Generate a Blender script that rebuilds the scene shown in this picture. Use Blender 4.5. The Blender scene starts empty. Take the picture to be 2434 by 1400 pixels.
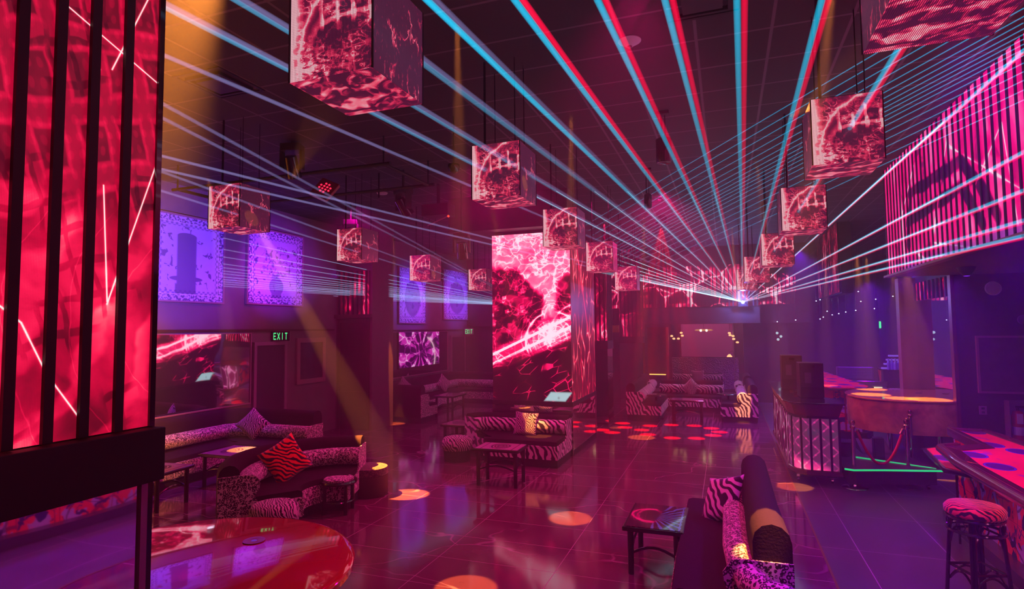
import bpy, bmesh, math, random
from mathutils import Vector, Matrix
random.seed(7)
SC = bpy.context.scene
COL = SC.collection
PI = math.pi

# ---------------------------------------------------------------- camera, world, exposure
def make_camera():
    f, yaw, tilt, roll = 1382.3, math.radians(20.12), math.radians(3.41), math.radians(-0.537)
    F = Vector((-math.sin(yaw)*math.cos(tilt), math.cos(yaw)*math.cos(tilt), math.sin(tilt)))
    r0 = Vector((math.cos(yaw), math.sin(yaw), 0)); u0 = r0.cross(F)
    r = r0*math.cos(roll) + u0*math.sin(roll); u = u0*math.cos(roll) - r0*math.sin(roll)
    cd = bpy.data.cameras.new('camera'); co = bpy.data.objects.new('camera', cd); COL.objects.link(co)
    cd.sensor_width = 36; cd.sensor_fit = 'HORIZONTAL'; cd.lens = f/2434*36
    cd.clip_start = .05; cd.clip_end = 200
    M = Matrix((r, u, -F)).transposed().to_4x4(); M.translation = Vector((0, 0, 2.3))
    co.matrix_world = M; SC.camera = co
make_camera()
W = bpy.data.worlds.new('world'); SC.world = W; W.use_nodes = True
W.node_tree.nodes['Background'].inputs[0].default_value = (.02, .0, .02, 1)
W.node_tree.nodes['Background'].inputs[1].default_value = 0.0
SC.view_settings.view_transform = 'Standard'; SC.view_settings.look = 'None'
SC.view_settings.exposure = 0.0; SC.view_settings.gamma = 1; SC.view_settings.use_curve_mapping = False
cy = SC.cycles
cy.use_denoising = True; cy.max_bounces = 7; cy.diffuse_bounces = 3; cy.glossy_bounces = 4
cy.transmission_bounces = 4; cy.volume_bounces = 0; cy.transparent_max_bounces = 48
cy.sample_clamp_indirect = 3.0; cy.sample_clamp_direct = 0; cy.caustics_reflective = False; cy.caustics_refractive = False
cy.use_adaptive_sampling = True; cy.adaptive_threshold = 0.08
HAZE = True

# lights: (spot, area) of the house rig and added fills
KW, KU, KP = 3.0, 3.0, 20.0     # wash, ultraviolet and pin-spot levels
def spot(name, loc, tgt, power, col, deg, blend=.15, rad=.03, group=None):
    power *= KU if name == 'uv_wash' else KP
    ld = bpy.data.lights.new(name, 'SPOT'); ld.energy = power; ld.color = col
    ld.spot_size = math.radians(deg); ld.spot_blend = blend; ld.shadow_soft_size = rad
    o = bpy.data.objects.new(name, ld); COL.objects.link(o); o.location = loc
    o.rotation_euler = (Vector(tgt)-Vector(loc)).to_track_quat('-Z', 'Y').to_euler()
    return o
def wash(name, loc, tgt, power, col, sx, sy):
    ld = bpy.data.lights.new(name, 'SPOT'); ld.energy = power*KW*2.2; ld.color = col
    ld.spot_size = math.radians(150); ld.spot_blend = .6; ld.shadow_soft_size = .12
    o = bpy.data.objects.new(name, ld); COL.objects.link(o); o.location = loc
    o.rotation_euler = (Vector(tgt)-Vector(loc)).to_track_quat('-Z', 'Y').to_euler()
    return o
AMB = (1, .29, .04)
MAG = (1, .0, .32); VIO = (.22, .02, 1); PUR = (.55, .0, 1)
# amber pin spots (lamp position, landing point, watts, cone degrees)
PINS = [((-6.75, 6.5, 4.55), (-4.28, 7.28, 0), 1500, 6.2),
        ((-2.74, 2.60, 4.70), (-8.0, 4.15, 2.0), 800, 46),
        ((-7.4, 12.0, 4.6), (-7.72, 12.62, 0), 300, 6),
        ((-1.45, 11.6, 4.6), (-1.73, 12.56, 0), 380, 7),
        ((-1.55, 6.2, 4.7), (-1.84, 7.01, 0), 330, 6.5),
        ((-1.9, 4.0, 4.7), (-2.24, 4.84, 0), 330, 7),
        ((.45, 8.5, 4.7), (.86, 9.38, 0), 300, 6),
        ((-7.0, 6.3, 4.6), (-7.0, 7.05, .5), 500, 6),
        ((.75, 4.2, 4.7), (.27, 4.60, .95), 420, 6.5),
        ((-3.5, 8.4, 4.7), (-3.12, 9.75, .55), 230, 6),
        ((-3.7, 8.9, 4.7), (-3.28, 9.85, .8), 120, 4.0),
        ((.2, 14.2, 4.6), (.32, 15.2, .6), 500, 6),
        ((-2.6, 12.8, 4.6), (-2.45, 13.6, 0), 300, 4),
        ((2.2, 11.7, 3.6), (2.35, 11.8, 1.1), 160, 14), ((2.7, 11.5, 3.6), (2.7, 11.3, 1.1), 160, 12),
        ((3.0, 12.1, 3.6), (3.05, 11.25, 1.1), 160, 14), ((2.5, 12.4, 3.6), (2.55, 12.75, 1.1), 160, 12),
        ((2.0, 13.6, 3.6), (1.95, 13.9, 1.05), 160, 10)]
for i, (a, b, w, d) in enumerate(PINS):
    spot('pin_spot', a, b, w, AMB, d, .2 if d < 40 else .9, .02)
# up-lit shafts on the undersides of the hanging cubes
spot('pin_spot', (-5.2, 6.0, 4.28), (-1.80, 2.35, 3.5), 60, AMB, 3.6, .3, .02)
spot('pin_spot', (.62, 6.1, 4.3), (.72, 2.75, 3.5), 50, AMB, 5.0, .3, .02)
for a_, b_ in (((-3.3, 3.4, 4.6), (-5.17, 5.28, 3.62)), ((-.2, 3.7, 4.6), (-1.70, 4.98, 3.62)), ((-3.6, 9.2, 4.6), (-5.48, 10.4, 3.42)), ((-.5, 8.9, 4.6), (-1.85, 10.1, 3.45)), ((-.6, 6.4, 4.6), (-1.8, 7.6, 3.42))):
    spot('pin_spot', a_, b_, 22, AMB, 3.2, .2, .01)
spot('pin_spot', (1.2, 9.0, 4.6), (2.5, 11.2, .8), 9, (1, .36, .08), 22, .5, .03)  # added amber spot to brighten the copper drum front
spot('pin_spot', (-.7, 19.9, 4.5), (-.7, 23.9, 1.7), 5, (1, .45, .6), 50, .6, .03)  # added pink spot to brighten the lilac alcove panel
spot('pin_spot', (-.7, 20.2, 4.5), (-.8, 21.9, .9), 3, (1, .5, .5), 40, .6, .03)  # added spot for a glint on the embossed panel
ld = bpy.data.lights.new('laser_glow', 'POINT'); ld.energy = 110; ld.color = (.14, .19, 1); ld.shadow_soft_size = .04
o_ = bpy.data.objects.new('laser_glow', ld); COL.objects.link(o_); o_.location = (.51, 18.74, 3.05)
# ultraviolet washes
UV = (.16, .05, 1)
spot('uv_wash', (-6.3, 6.2, 3.0), (-8.7, 7.5, 3.55), 260, UV, 62, .6, .05)
spot('uv_wash', (-6.6, 8.9, 3.3), (-8.7, 9.6, 3.6), 120, (.32, .02, 1), 60, .6, .05)
spot('uv_wash', (-7.0, 15.2, 3.4), (-8.7, 15.1, 3.2), 60, UV, 80, .6, .05)
spot('uv_wash', (-7.0, 18.2, 3.4), (-8.7, 18.2, 3.4), 60, UV, 80, .6, .05)
spot('uv_wash', (-7.6, 6.9, 4.4), (-8.2, 6.9, .5), 120, (.3, .02, 1), 50, .6, .05)
spot('uv_wash', (1.9, 7.4, 3.05), (1.4, 6.4, 0), 105, (.17, .0, 1), 95, .7, .08)
spot('uv_wash', (1.9, 4.6, 3.05), (1.4, 3.8, 0), 105, (.17, .0, 1), 100, .7, .08)
spot('uv_wash', (3.2, 10.2, 3.05), (2.2, 9.6, 0), 45, (.3, .0, 1), 100, .7, .08)
spot('uv_wash', (1.6, 14.5, 4.0), (2.3, 14.5, 0), 240, (.16, .0, 1), 110, .7, .08)
spot('uv_wash', (3.9, 19.0, 3.6), (3.6, 19.5, 0), 230, (.2, .0, 1), 130, .7, .1)
spot('uv_wash', (1.0, 3.0, 3.6), (2.4, 5.0, .4), 130, (.3, .0, 1), 90, .7, .1)
# magenta stage washes hung from the ceiling
wash('stage_wash', (-3.0, 7.5, 4.7), (-3.0, 7.6, 0), 80, (1, .0, .24), 2.5, 3.5)
wash('stage_wash', (-1.0, 10.5, 4.7), (-1.4, 10.6, 0), 95, (1, .0, .24), 2.5, 5)
wash('stage_wash', (-6.6, 9.5, 4.7), (-6.8, 9.6, 0), 36, (1, .0, .45), 2, 6)
wash('stage_wash', (-6.6, 16.5, 4.7), (-6.8, 16.6, 0), 36, (1, .0, .4), 2, 5)
wash('stage_wash', (-.8, 17.5, 4.6), (-.8, 17.6, 0), 40, (1, .05, .3), 2.5, 3)
wash('stage_wash', (-.8, 21.8, 4.4), (-.8, 21.9, 0), 25, (1, .1, .35), 2.5, 3)
spot('stage_wash', (-.5, 3.9, 4.75), (-.9, 4.9, 0), 21, (1, .0, .20), 96, .8, .12)

# added red-magenta fill lamps that redden the bars, no fixtures
for y in (7.6, 5.4): spot('bar_fill', (2.75, y, 3.05), (2.5, y, 1), 1.5, (1, .03, .04), 110, .6, .06)
for y in (7.6, 6.0, 4.4, 2.8): spot('bar_fill', (1.75, y-.3, 2.6), (2.48, y, .45), 3.6, (1, .12, .50), 75, .7, .06)
spot('bar_fill', (1.3, 15.5, 3.6), (2.0, 15.2, .9), 6, (1, .03, .3), 80, .6, .06)
# ---------------------------------------------------------------- shader expression helpers
NT = None
def raw(x): return x.s if isinstance(x, E_) else x
class E_:
    def __init__(s, sock): s.s = sock
    def __add__(a, b): return M('ADD', a, b)
    __radd__ = __add__
    def __sub__(a, b): return M('SUBTRACT', a, b)
    def __rsub__(a, b): return M('SUBTRACT', b, a)
    def __mul__(a, b): return M('MULTIPLY', a, b)
    __rmul__ = __mul__
    def __truediv__(a, b): return M('DIVIDE', a, b)
    def __rtruediv__(a, b): return M('DIVIDE', b, a)
    def __neg__(a): return M('MULTIPLY', a, -1.0)
def plug(inp, v):
    v = raw(v)
    if isinstance(v, bpy.types.NodeSocket): NT.links.new(v, inp)
    else: inp.default_value = v
def M(op, a, b=None, c=None, clamp=False):
    n = NT.nodes.new('ShaderNodeMath'); n.operation = op; n.use_clamp = clamp
    for i, v in enumerate((a, b, c)):
        if v is not None: plug(n.inputs[i], v)
    return E_(n.outputs[0])
def sm(e0, e1, x):
    n = NT.nodes.new('ShaderNodeMapRange'); n.interpolation_type = 'SMOOTHSTEP'
    plug(n.inputs[0], x)
    flip = e0 > e1
    lo, hi = (e1, e0) if flip else (e0, e1)
    n.inputs[1].default_value = lo; n.inputs[2].default_value = hi
    n.inputs[3].default_value = 1.0 if flip else 0.0; n.inputs[4].default_value = 0.0 if flip else 1.0
    return E_(n.outputs[0])
def glow(d, w): return 1.0 / (1.0 + (d*(1.0/w))*(d*(1.0/w)))
def ab(x): return M('ABSOLUTE', x)
def mx(a, b): return M('MAXIMUM', a, b)
def mn(a, b): return M('MINIMUM', a, b)
def sq(x): return M('SQRT', x)
def sn(x): return M('SINE', x)
def fr(x): return M('FRACT', x)
def sat(x): return M('ADD', x, 0.0, clamp=True)
def vec(x, y, z=0.0):
    n = NT.nodes.new('ShaderNodeCombineXYZ')
    for i, v in enumerate((x, y, z)): plug(n.inputs[i], v)
    return E_(n.outputs[0])
def sep(v):
    n = NT.nodes.new('ShaderNodeSeparateXYZ'); plug(n.inputs[0], v)
    return [E_(n.outputs[i]) for i in range(3)]
def noise(v, s=1.0, det=2.0, dist=0.0, rough=.5):
    n = NT.nodes.new('ShaderNodeTexNoise'); plug(n.inputs['Vector'], v)
    n.inputs['Scale'].default_value = s; n.inputs['Detail'].default_value = det
    n.inputs['Distortion'].default_value = dist; n.inputs['Roughness'].default_value = rough
    return E_(n.outputs[0])
def noisec(v, s=1.0, det=2.0):
    n = NT.nodes.new('ShaderNodeTexNoise'); plug(n.inputs['Vector'], v)
    n.inputs['Scale'].default_value = s; n.inputs['Detail'].default_value = det
    return sep(E_(n.outputs[1]))
def voro(v, s=1.0, feat='DISTANCE_TO_EDGE', rnd=1.0, metric=None, flat=False):
    n = NT.nodes.new('ShaderNodeTexVoronoi')
    if flat: n.voronoi_dimensions = '2D'
    n = n; n.feature = feat; plug(n.inputs['Vector'], v)
    if metric: n.distance = metric
    n.inputs['Scale'].default_value = s; n.inputs['Randomness'].default_value = rnd
    return E_(n.outputs[0])
def vcol(v, s=1.0, rnd=1.0):
    n = NT.nodes.new('ShaderNodeTexVoronoi'); plug(n.inputs['Vector'], v)
    n.inputs['Scale'].default_value = s; n.inputs['Randomness'].default_value = rnd
    return sep(E_(n.outputs['Color']))
def ramp(x, stops, interp='LINEAR'):
    n = NT.nodes.new('ShaderNodeValToRGB'); plug(n.inputs[0], x); cr = n.color_ramp; cr.interpolation = interp
    while len(cr.elements) < len(stops): cr.elements.new(.5)
    for e, (p, c) in zip(cr.elements, stops): e.position = p; e.color = (*c, 1)
    return E_(n.outputs[0])
def mixc(f, a, b, mode='MIX'):
    n = NT.nodes.new('ShaderNodeMix'); n.data_type = 'RGBA'; n.blend_type = mode
    plug(n.inputs[0], f)
    for i, v in ((6, a), (7, b)):
        v = raw(v)
        if isinstance(v, tuple) and len(v) == 3: v = (*v, 1)
        plug(n.inputs[i], v)
    return E_(n.outputs[2])
def uvm():
    n = NT.nodes.new('ShaderNodeUVMap'); n.uv_map = 'UVMap'
    a = sep(E_(n.outputs[0])); return a[0], a[1]
def objc():
    n = NT.nodes.new('ShaderNodeTexCoord'); return E_(n.outputs['Object'])
def geo():
    n = NT.nodes.new('ShaderNodeNewGeometry'); return E_(n.outputs['Position'])
def seg(u, v, a, b):
    dx, dy = b[0]-a[0], b[1]-a[1]; L2 = dx*dx+dy*dy
    px, py = u-a[0], v-a[1]
    t = sat((px*dx+py*dy)*(1.0/L2))
    qx, qy = px-t*dx, py-t*dy
    return sq(qx*qx+qy*qy)
def ring(u, v, cx, cy_, r):
    a, b = u-cx, v-cy_
    return ab(sq(a*a+b*b)-r)
def ell(u, v, cx, cy_, rx, ry):
    a, b = (u-cx)*(1.0/rx), (v-cy_)*(1.0/ry)
    return sq(a*a+b*b)
MATS = {}
def material(name, fn, **kw):
    global NT
    if name in MATS: return MATS[name]
    m = bpy.data.materials.new(name); m.use_nodes = True; NT = m.node_tree
    b = NT.nodes['Principled BSDF']
    fn(b, **kw); MATS[name] = m
    return m
def simple(name, col, rough=.5, metal=0.0, spec=.5, bump=None, coat=0.0, var=0.0):
    def f(b):
        b.inputs['Base Color'].default_value = (*col, 1)
        b.inputs['Roughness'].default_value = rough; b.inputs['Metallic'].default_value = metal
        b.inputs['Specular IOR Level'].default_value = spec; b.inputs['Coat Weight'].default_value = coat
        if var:
            n = noise(objc(), 6.0, 3.0)
            plug(b.inputs['Base Color'], mixc(n, tuple(c*(1-var) for c in col), tuple(min(1, c*(1+var)) for c in col)))
        if bump:
            n = noise(objc(), bump[0], 3.0)
            bn = NT.nodes.new('ShaderNodeBump'); bn.inputs['Strength'].default_value = bump[1]; bn.inputs['Distance'].default_value = .01
            plug(bn.inputs['Height'], n); NT.links.new(bn.outputs[0], b.inputs['Normal'])
    return material(name, f)
def emit(name, col, s):
    def f(b):
        b.inputs['Base Color'].default_value = (0, 0, 0, 1)
        b.inputs['Emission Color'].default_value = (*col, 1); b.inputs['Emission Strength'].default_value = s
    return material(name, f)
def screen(name, fn, strength=1.0, base=.012):
    """an LED panel: black glossy face whose pixels give off the picture fn(u, v) (metres across, metres up)"""
    def f(b):
        u, v = uvm(); c = fn(u, v)
        b.inputs['Base Color'].default_value = (base, base*.8, base*.8, 1); b.inputs['Roughness'].default_value = .35
        plug(b.inputs['Emission Color'], c); b.inputs['Emission Strength'].default_value = strength
    m = material(name, f); m.cycles.emission_sampling = 'NONE'; return m
PINK = [(0, (.012, .0, .004)), (.22, (.10, .0, .014)), (.42, (.42, .0, .04)), (.62, (.92, .008, .11)), (.8, (1, .10, .26)), (1, (1, .62, .72))]
RED = [(0, (.02, .0, .004)), (.22, (.13, .002, .012)), (.42, (.45, .002, .03)), (.66, (.85, .01, .07)), (.84, (1, .12, .17)), (1, (1, .6, .6))]

def contour(n, k, w): return glow(ab(fr(n*k)-.5), w)
def cracked(u, v, sc=1.0, seed=0.0, gain=1.0, stops=PINK, tall=1.0):
    p = vec(u*sc+seed, v*sc*(1.0/tall)+seed*.7, seed)
    n1 = noisec(p, 1.3, 2.0)
    w = vec(u*sc+seed+(n1[0]-.5)*.9, v*sc*(1.0/tall)+(n1[1]-.5)*.9, seed)
    body = sm(.36, .68, noise(w, 1.9, 4.0, .6))
    e1 = glow(voro(w, 1.3), .010)*.5+contour(n1[1], 4.0, .03)*.7; e2 = contour(noise(w, 2.4, 3.0), 7.0, .07)
    arcs = glow(ring(u*sc, v*sc, .35+seed*.13, 1.2, .85)*1.0, .014)
    arcs2 = glow(ring(u*sc, v*sc, -.3, 2.4, 1.5), .012)
    dark = sm(.42, .60, noise(p, .9, 1.0))
    x = (body*.5*(dark*.75+.3) + e1*.55*(dark*.6+.4) + e2*.28*dark + mx(arcs, arcs2)*.6)*gain
    return ramp(sat(x), stops)
# ---------------------------------------------------------------- picture content of the screens
def art_pillar(u, v):
    n1 = noisec(vec(u, v), 3.0, 3.0)
    wu, wv = u+(n1[0]-.5)*.12, v+(n1[1]-.5)*.12
    # quilted, studded upper part
    a, b = u*1.25+v*.30+(n1[0]-.5)*.10, v-u*.35+(n1[1]-.5)*.10
    cell_a, cell_b = ab(fr(a*4.6)-.5), ab(fr(b*3.4)-.5)
    frame = mx(cell_a, cell_b)
    panel = sm(.40, .34, frame)*sm(.26, .30, frame)
    stud = sm(.20, .12, ell(fr(a*18.4), fr(b*13.6), .5, .5, 1.7, 1.7))
    quilt = .28+panel*.14+stud*.09*noise(vec(u, v, 21.0), 4.0, 2.0)*1.6-sm(.33, .24, frame)*.14 + noise(vec(wu, wv, 3.0), 7.0, 4.0, .5)*.34
    top = sm(2.85, 3.0, v + n1[0]*.25)
    flow = .36+sn((wu*3.2+wv*1.7)*3.3+n1[2]*4.0)*.13 + noise(vec(wu, wv), 5.5, 4.0, .8)*.46-.18
    rings = sm(.06, .0, ab(sn(ell(wu, wv, 2.15, 2.35, 1.0, 1.0)*15.0)))*.12
    shade = sm(2.35, 1.95, v)*sm(1.35, 1.8, u)*.16
    low = flow+rings+.06-shade
    base = quilt*top + low*(1.0-top)
    lines = None
    for p, q in (((1.46, 3.6), (1.89, 3.43)), ((1.9, 4.0), (1.67, 3.41)), ((1.62, 3.39), (1.59, 3.29)), ((1.59, 3.29), (1.61, 2.92)),
                 ((1.65, 2.91), (1.68, 2.43)), ((1.88, 3.05), (1.68, 2.42)), ((1.3, 2.4), (1.37, 2.34)), ((1.37, 2.34), (1.46, 2.15)), ((1.46, 2.15), (1.61, 1.93))):
        g = glow(seg(u, v, p, q), .0026); lines = g if lines is None else mx(lines, g)
    pix = (sn(u*1200.0)*.5+.5)*(sn(v*1200.0)*.5+.5)
    fold = sm(.5, .95, sn((wu*2.2-wv*1.1)*9.0+n1[0]*9.0)*.5+.5)*.20*(1.0-top)+sm(.05, .0, ab(wu*.9+wv*.5-2.05))*.18*(1.0-top)
    blocks = sm(.36, .42, mx(ab(fr(a*9.2+n1[0]*.4)-.5), ab(fr(b*6.8+n1[1]*.4)-.5)))*.14*sm(.5, .6, noise(vec(u, v, 14.0), 3.0, 2.0))
    x = sat(base*(1.0-top*.22) + fold - blocks + lines*.75)
    return mixc(sat(lines*1.1-.25), ramp(x*(.9+pix*.2), RED), (.8, .78, .78))
def art_column(u, v):
    # u 0..1.54 across, v .97..4.1 up
    n1 = noisec(vec(u, v, 3.3), 2.6, 3.0)
    wu, wv = u+(n1[0]-.5)*.22, v+(n1[1]-.5)*.22
    blob = sm(-.04, .10, wv-3.42+wu*.10+sm(.55, 0.0, ab(wu-1.0))*.45)
    stem = sm(.20, .09, ab(wu-1.15-(wv-2.6)*.05))*sm(2.3, 2.6, v)*sm(3.5, 3.2, v)
    bright = mx(blob, stem)
    veins = contour(n1[2], 3.0, .02)*.8+contour(noise(vec(wu, wv, 5.0), 2.4, 3.0, .4), 6.0, .06)*.5+glow(voro(vec(wu, wv, 1.0), 1.2), .008)*.5
    inside = .70+noise(vec(wu, wv, 2.0), 5.0, 5.0, .8)*.75-.32-sm(.06, .0, ab(sn(ell(wu, wv, .5, 3.9, 1.0, .6)*14.0)))*.18
    r = ell(u, v, 1.2, 2.08, 1.0, 1.0)
    rings = glow(ab(r-.53), .012)+sm(.35, .0, ab(sn(r*26.0+n1[0]*5.0)))*.30*sm(1.05, .55, r)
    spokes = sm(.5, .0, ab(sn(M('ARCTAN2', v-2.08, u-1.2)*7.0)))*.24*sm(.55, .2, r)+sm(.5, .1, r)*.28
    bandd = v-1.55-u*.45
    band = sm(.42, .30, ab(bandd))*(.45+sm(.06, .0, ab(fr(bandd*5.5)-.5)-.12)*.5)
    strip = glow(ring(u, v, 1.75, 2.15, .62), .012)+glow(seg(u, v, (.72, 2.0), (.86, 1.72)), .01)
    windows = sm(.16, .10, mx(ab(fr(u*3.1+v*.6)-.5), ab(fr(v*3.7-u*.9)-.5)))*sm(2.3, 2.5, v)*sm(3.1, 2.9, v)*sm(.8, .5, u)*.42
    low = sm(1.75, 1.45, v-u*.35)
    streak = glow(voro(vec(u*1.2+v*.7, v*3.0-u*1.6, 4.0), 2.2), .02)*.55*sm(.48, .58, noise(vec(u, v, 9.0), 2.0, 2.0))
    x = rings+spokes*1.5+band*1.05+strip*.7+windows+veins*.45+sm(.45, .62, noise(vec(wu, wv, 7.0), 3.0, 4.0, .8))*.35
    x = x*(1.0-low)+streak*low
    x = x*(1.0-bright)+bright*(inside+veins*.45)
    c = ramp(sat(x), [(0, (.012, .0, .004)), (.2, (.10, .0, .014)), (.4, (.5, .0, .05)), (.6, (1, .01, .13)), (.8, (1, .13, .28)), (1, (1, .55, .66))])
    patch = sm(.1, .06, mx(ab(v-1.06), (ab(u-1.28+(v-1.06)*-.8)-.12)))*sm(.3, .5, noise(vec(u, v, 4.0), 9.0, 3.0)+.12)
    return mixc(patch, c, (.26, .40, .44))
def art_side(u, v):
    p = vec(u*2.4, v*.8, 2.0); n1 = noisec(p, 1.2, 2.0)
    w = vec(u*2.4+(n1[0]-.5)*.8, v*.8+(n1[1]-.5)*.6, 2.0)
    x = glow(voro(w, 2.2), .03)*.8*sm(.40, .55, noise(p, 1.6, 2.0))+noise(w, 3.0, 4.0)*.5-.12+glow(seg(u, v, (1.4, 2.2), (.5, 3.9)), .03)*.4
    return ramp(sat(x), RED)
def art_cube(u, v):
    # u, v 0..1 on each face; u > 1 marks the side faces, u > 2 the underside
    face = M('FLOOR', u); uu = fr(u)
    n1 = noisec(vec(uu, v, face), 4.5, 3.0)
    wu, wv = uu+(n1[0]-.5)*.10, v+(n1[1]-.5)*.10
    edge = sm(.17, .02, wu+sn(v*7.0)*.03)*.85
    arc = glow(ring(wu, wv, .98, .18, .86), .022)*.75+sm(.09, 0.0, ab(ell(wu, wv, .95, .2, .72, .6)-1.0))*.22
    q1 = ab(fr(uu*5.2+v*.35+n1[0]*.5)-.5)
    boxes = sm(.17, .08, q1)*sm(.34, .42, uu)*sm(.45, .52, wv)*sm(.80, .70, wv+(n1[1]-.5)*.5)*.7 + sm(.035, .01, ab(wv-.50-uu*.08))*sm(.35, .45, uu)*.55
    tang = (glow(voro(vec(wu, wv*1.8, face), 4.0), .02)*.35+contour(noise(vec(wu, wv*1.6, face), 5.0, 4.0), 6.0, .08)*.55)*sm(.42, .6, noise(vec(uu, v, 7.0), 3.0, 2.0))
    flame = sm(.34, .1, v)*sm(.45, .62, noise(vec(uu*1.5, v*3.0, 1.0), 6.0, 4.0))*sm(1.0, .2, uu)*.75
    front = edge*1.2+arc*1.2+boxes+tang*1.1+flame*1.2+.12+sm(.5, .7, noise(vec(wu*2.0, wv*2.0, 4.0), 5.0, 4.0))*.3
    side = contour(noise(vec(wu*1.5, wv*.8, 3.0), 4.0, 4.0), 5.0, .05)*.8*sm(.46, .6, noise(vec(uu, v, 11.0), 2.6, 2.0))+.10
    under = sm(.40, .72, noise(vec(uu*2.0+v, v*2.0, 5.0), 2.6, 4.0, 1.2))*.85+.12
    isf, isu = sm(.6, .4, face), sm(1.6, 1.8, face)
    speck = sm(.55, .75, noise(vec(uu, v*.6, 21.0), 26.0, 3.0))*.22
    x = front*isf+(side+speck)*(1.0-isf)*(1.0-isu)+under*isu
    led = sm(-.75, .2, sn(uu*PI*2*60))*(.72+.28*sm(-.6, .3, sn(v*PI*2*60)))
    c = ramp(sat(x), [(0, (.02, .0, .012)), (.15, (.06, .006, .03)), (.35, (.42, .01, .06)), (.6, (.90, .04, .12)), (.85, (1, .20, .29)), (1, (1, .50, .56))])
    return mixc(1.0-led, c, (.012, .002, .01))
def art_marquee(u, v):
    n1 = noisec(vec(u, v, 1.0), .9, 3.0)
    wu, wv = u+(n1[0]-.5)*.7, v+(n1[1]-.5)*.5
    fold = sm(.2, 1.0, sn((wu*1.6+wv*.5)*5.0)*.5+.5)*.22
    d_ = None
    for p, q in (((7.35, 4.15), (9.3, 4.12)), ((9.3, 4.12), (10.15, 3.3)), ((7.25, 3.78), (9.2, 3.86)), ((9.2, 3.86), (9.75, 3.3)), ((7.4, 4.15), (7.25, 3.5))):
        g = sm(.10, .05, seg(wu*.6+u*.4, wv*.5+v*.5, p, q)); d_ = g if d_ is None else mx(d_, g)
    dark = d_*.55+sm(.44, .36, noise(vec(wu, wv, 12.0), 1.6, 3.0, .4))*.22
    lines = None
    for p, q in (((6.98, 3.2), (6.9, 4.5)), ((8.9, 4.5), (8.2, 3.35)), ((8.2, 3.35), (9.6, 3.1)), ((10.3, 4.2), (9.6, 3.75)), ((10.3, 4.2), (10.5, 3.2)), ((6.9, 3.9), (7.6, 4.5)), ((8.9, 4.4), (10.6, 3.5)), ((7.5, 3.3), (8.0, 3.15))):
        g = glow(seg(u, v, p, q), .012); lines = g if lines is None else mx(lines, g)
    x = .60+fold+noise(vec(wu, wv, 2.0), 2.6, 4.0, .5)*.55-.34-dark+lines*.5
    lowv = sm(3.32, 3.12, v+(n1[2]-.5)*.3)*sm(6.0, 7.5, u)
    c = ramp(sat(x), [(0, (.03, .0, .03)), (.25, (.18, .0, .06)), (.5, (.85, .0, .16)), (.72, (1, .02, .26)), (.88, (1, .16, .45)), (1, (1, .6, .75))])
    return mixc(lowv*.8, c, (.13, .04, .32))
def art_far(u, v): return cracked(u, v, 1.1, 1.7, 1.25, PINK, 1.6)
def art_far2(u, v): return cracked(u, v, .9, 4.1, 1.3, PINK, 1.8)
def art_header(u, v):
    n1 = noisec(vec(u, v, 6.0), 1.5, 2.0); w = vec(u+(n1[0]-.5)*.5, v+(n1[1]-.5)*.5)
    rect = sm(.36, .42, mx(ab(fr(u*1.4)-.5), ab(fr(v*2.0)-.5)))*.4
    x = rect*sm(.4, .55, noise(vec(u, v), 1.3, 1.0))+glow(voro(w, 1.4), .02)*.8+sm(.5, .64, noise(w, 1.2, 3.0))*.55
    return ramp(sat(x), PINK)
def art_booth(u, v):
    a, b = (u+v)*4.2, (u-v)*4.2
    lat = sm(.10, .03, mn(ab(fr(a)-.5), ab(fr(b)-.5)))*.34+sm(.16, .1, ell(fr(u*8.4), fr(v*8.4), .5, .5, 1, 1))*.3
    n = noise(vec(u, v, 2.0), 5.0, 3.0)
    hot = sm(.42, .24, v-(u-.3)*-.25)*.9*sm(.2, .0, ab(u-.45)-.2)
    x = .17+lat*(.12+n*.5)+hot*.55+n*.12
    c = ramp(sat(x), [(0, (.01, .0, .01)), (.3, (.14, .02, .08)), (.45, (.55, .03, .2)), (.7, (1, .05, .25)), (1, (1, .45, .6))])
    top = sm(.62, .72, v)*sm(.5, .3, n)
    return mixc(top*.8, c, (.05, .03, .06))
def art_booth_side(u, v):
    n1 = noisec(vec(u, v*.5, 8.0), 2.5, 2.0)
    w = vec(u*2.0+(n1[0]-.5)*.5, v*.8+(n1[1]-.5)*.4)
    x = glow(voro(w, 3.0), .03)*1.0+noise(w, 4.0, 3.0)*.45-.12
    return ramp(sat(x), [(0, (.01, .0, .01)), (.3, (.25, .0, .1)), (.6, (.95, .02, .35)), (1, (1, .55, .8))])
M_PILLAR = screen('pillar_screen', art_pillar, 1.35)
M_COLUMN = screen('column_screen', art_column, 1.55)
M_SIDE = screen('column_side_screen', art_side, 1.5)
M_CUBE = screen('cube_screen', art_cube, 1.45, .10)
M_MARQ = screen('marquee_screen', art_marquee, 1.05)
M_FAR = screen('far_screen', art_far, 1.1)
M_FAR2 = screen('far_screen_two', art_far2, 1.1)
M_HEAD = screen('header_screen', art_header, .9)
M_BOOTH = screen('booth_screen', art_booth, 1.1)
M_BOOTHS = screen('booth_side_screen', art_booth_side, 1.2)

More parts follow.
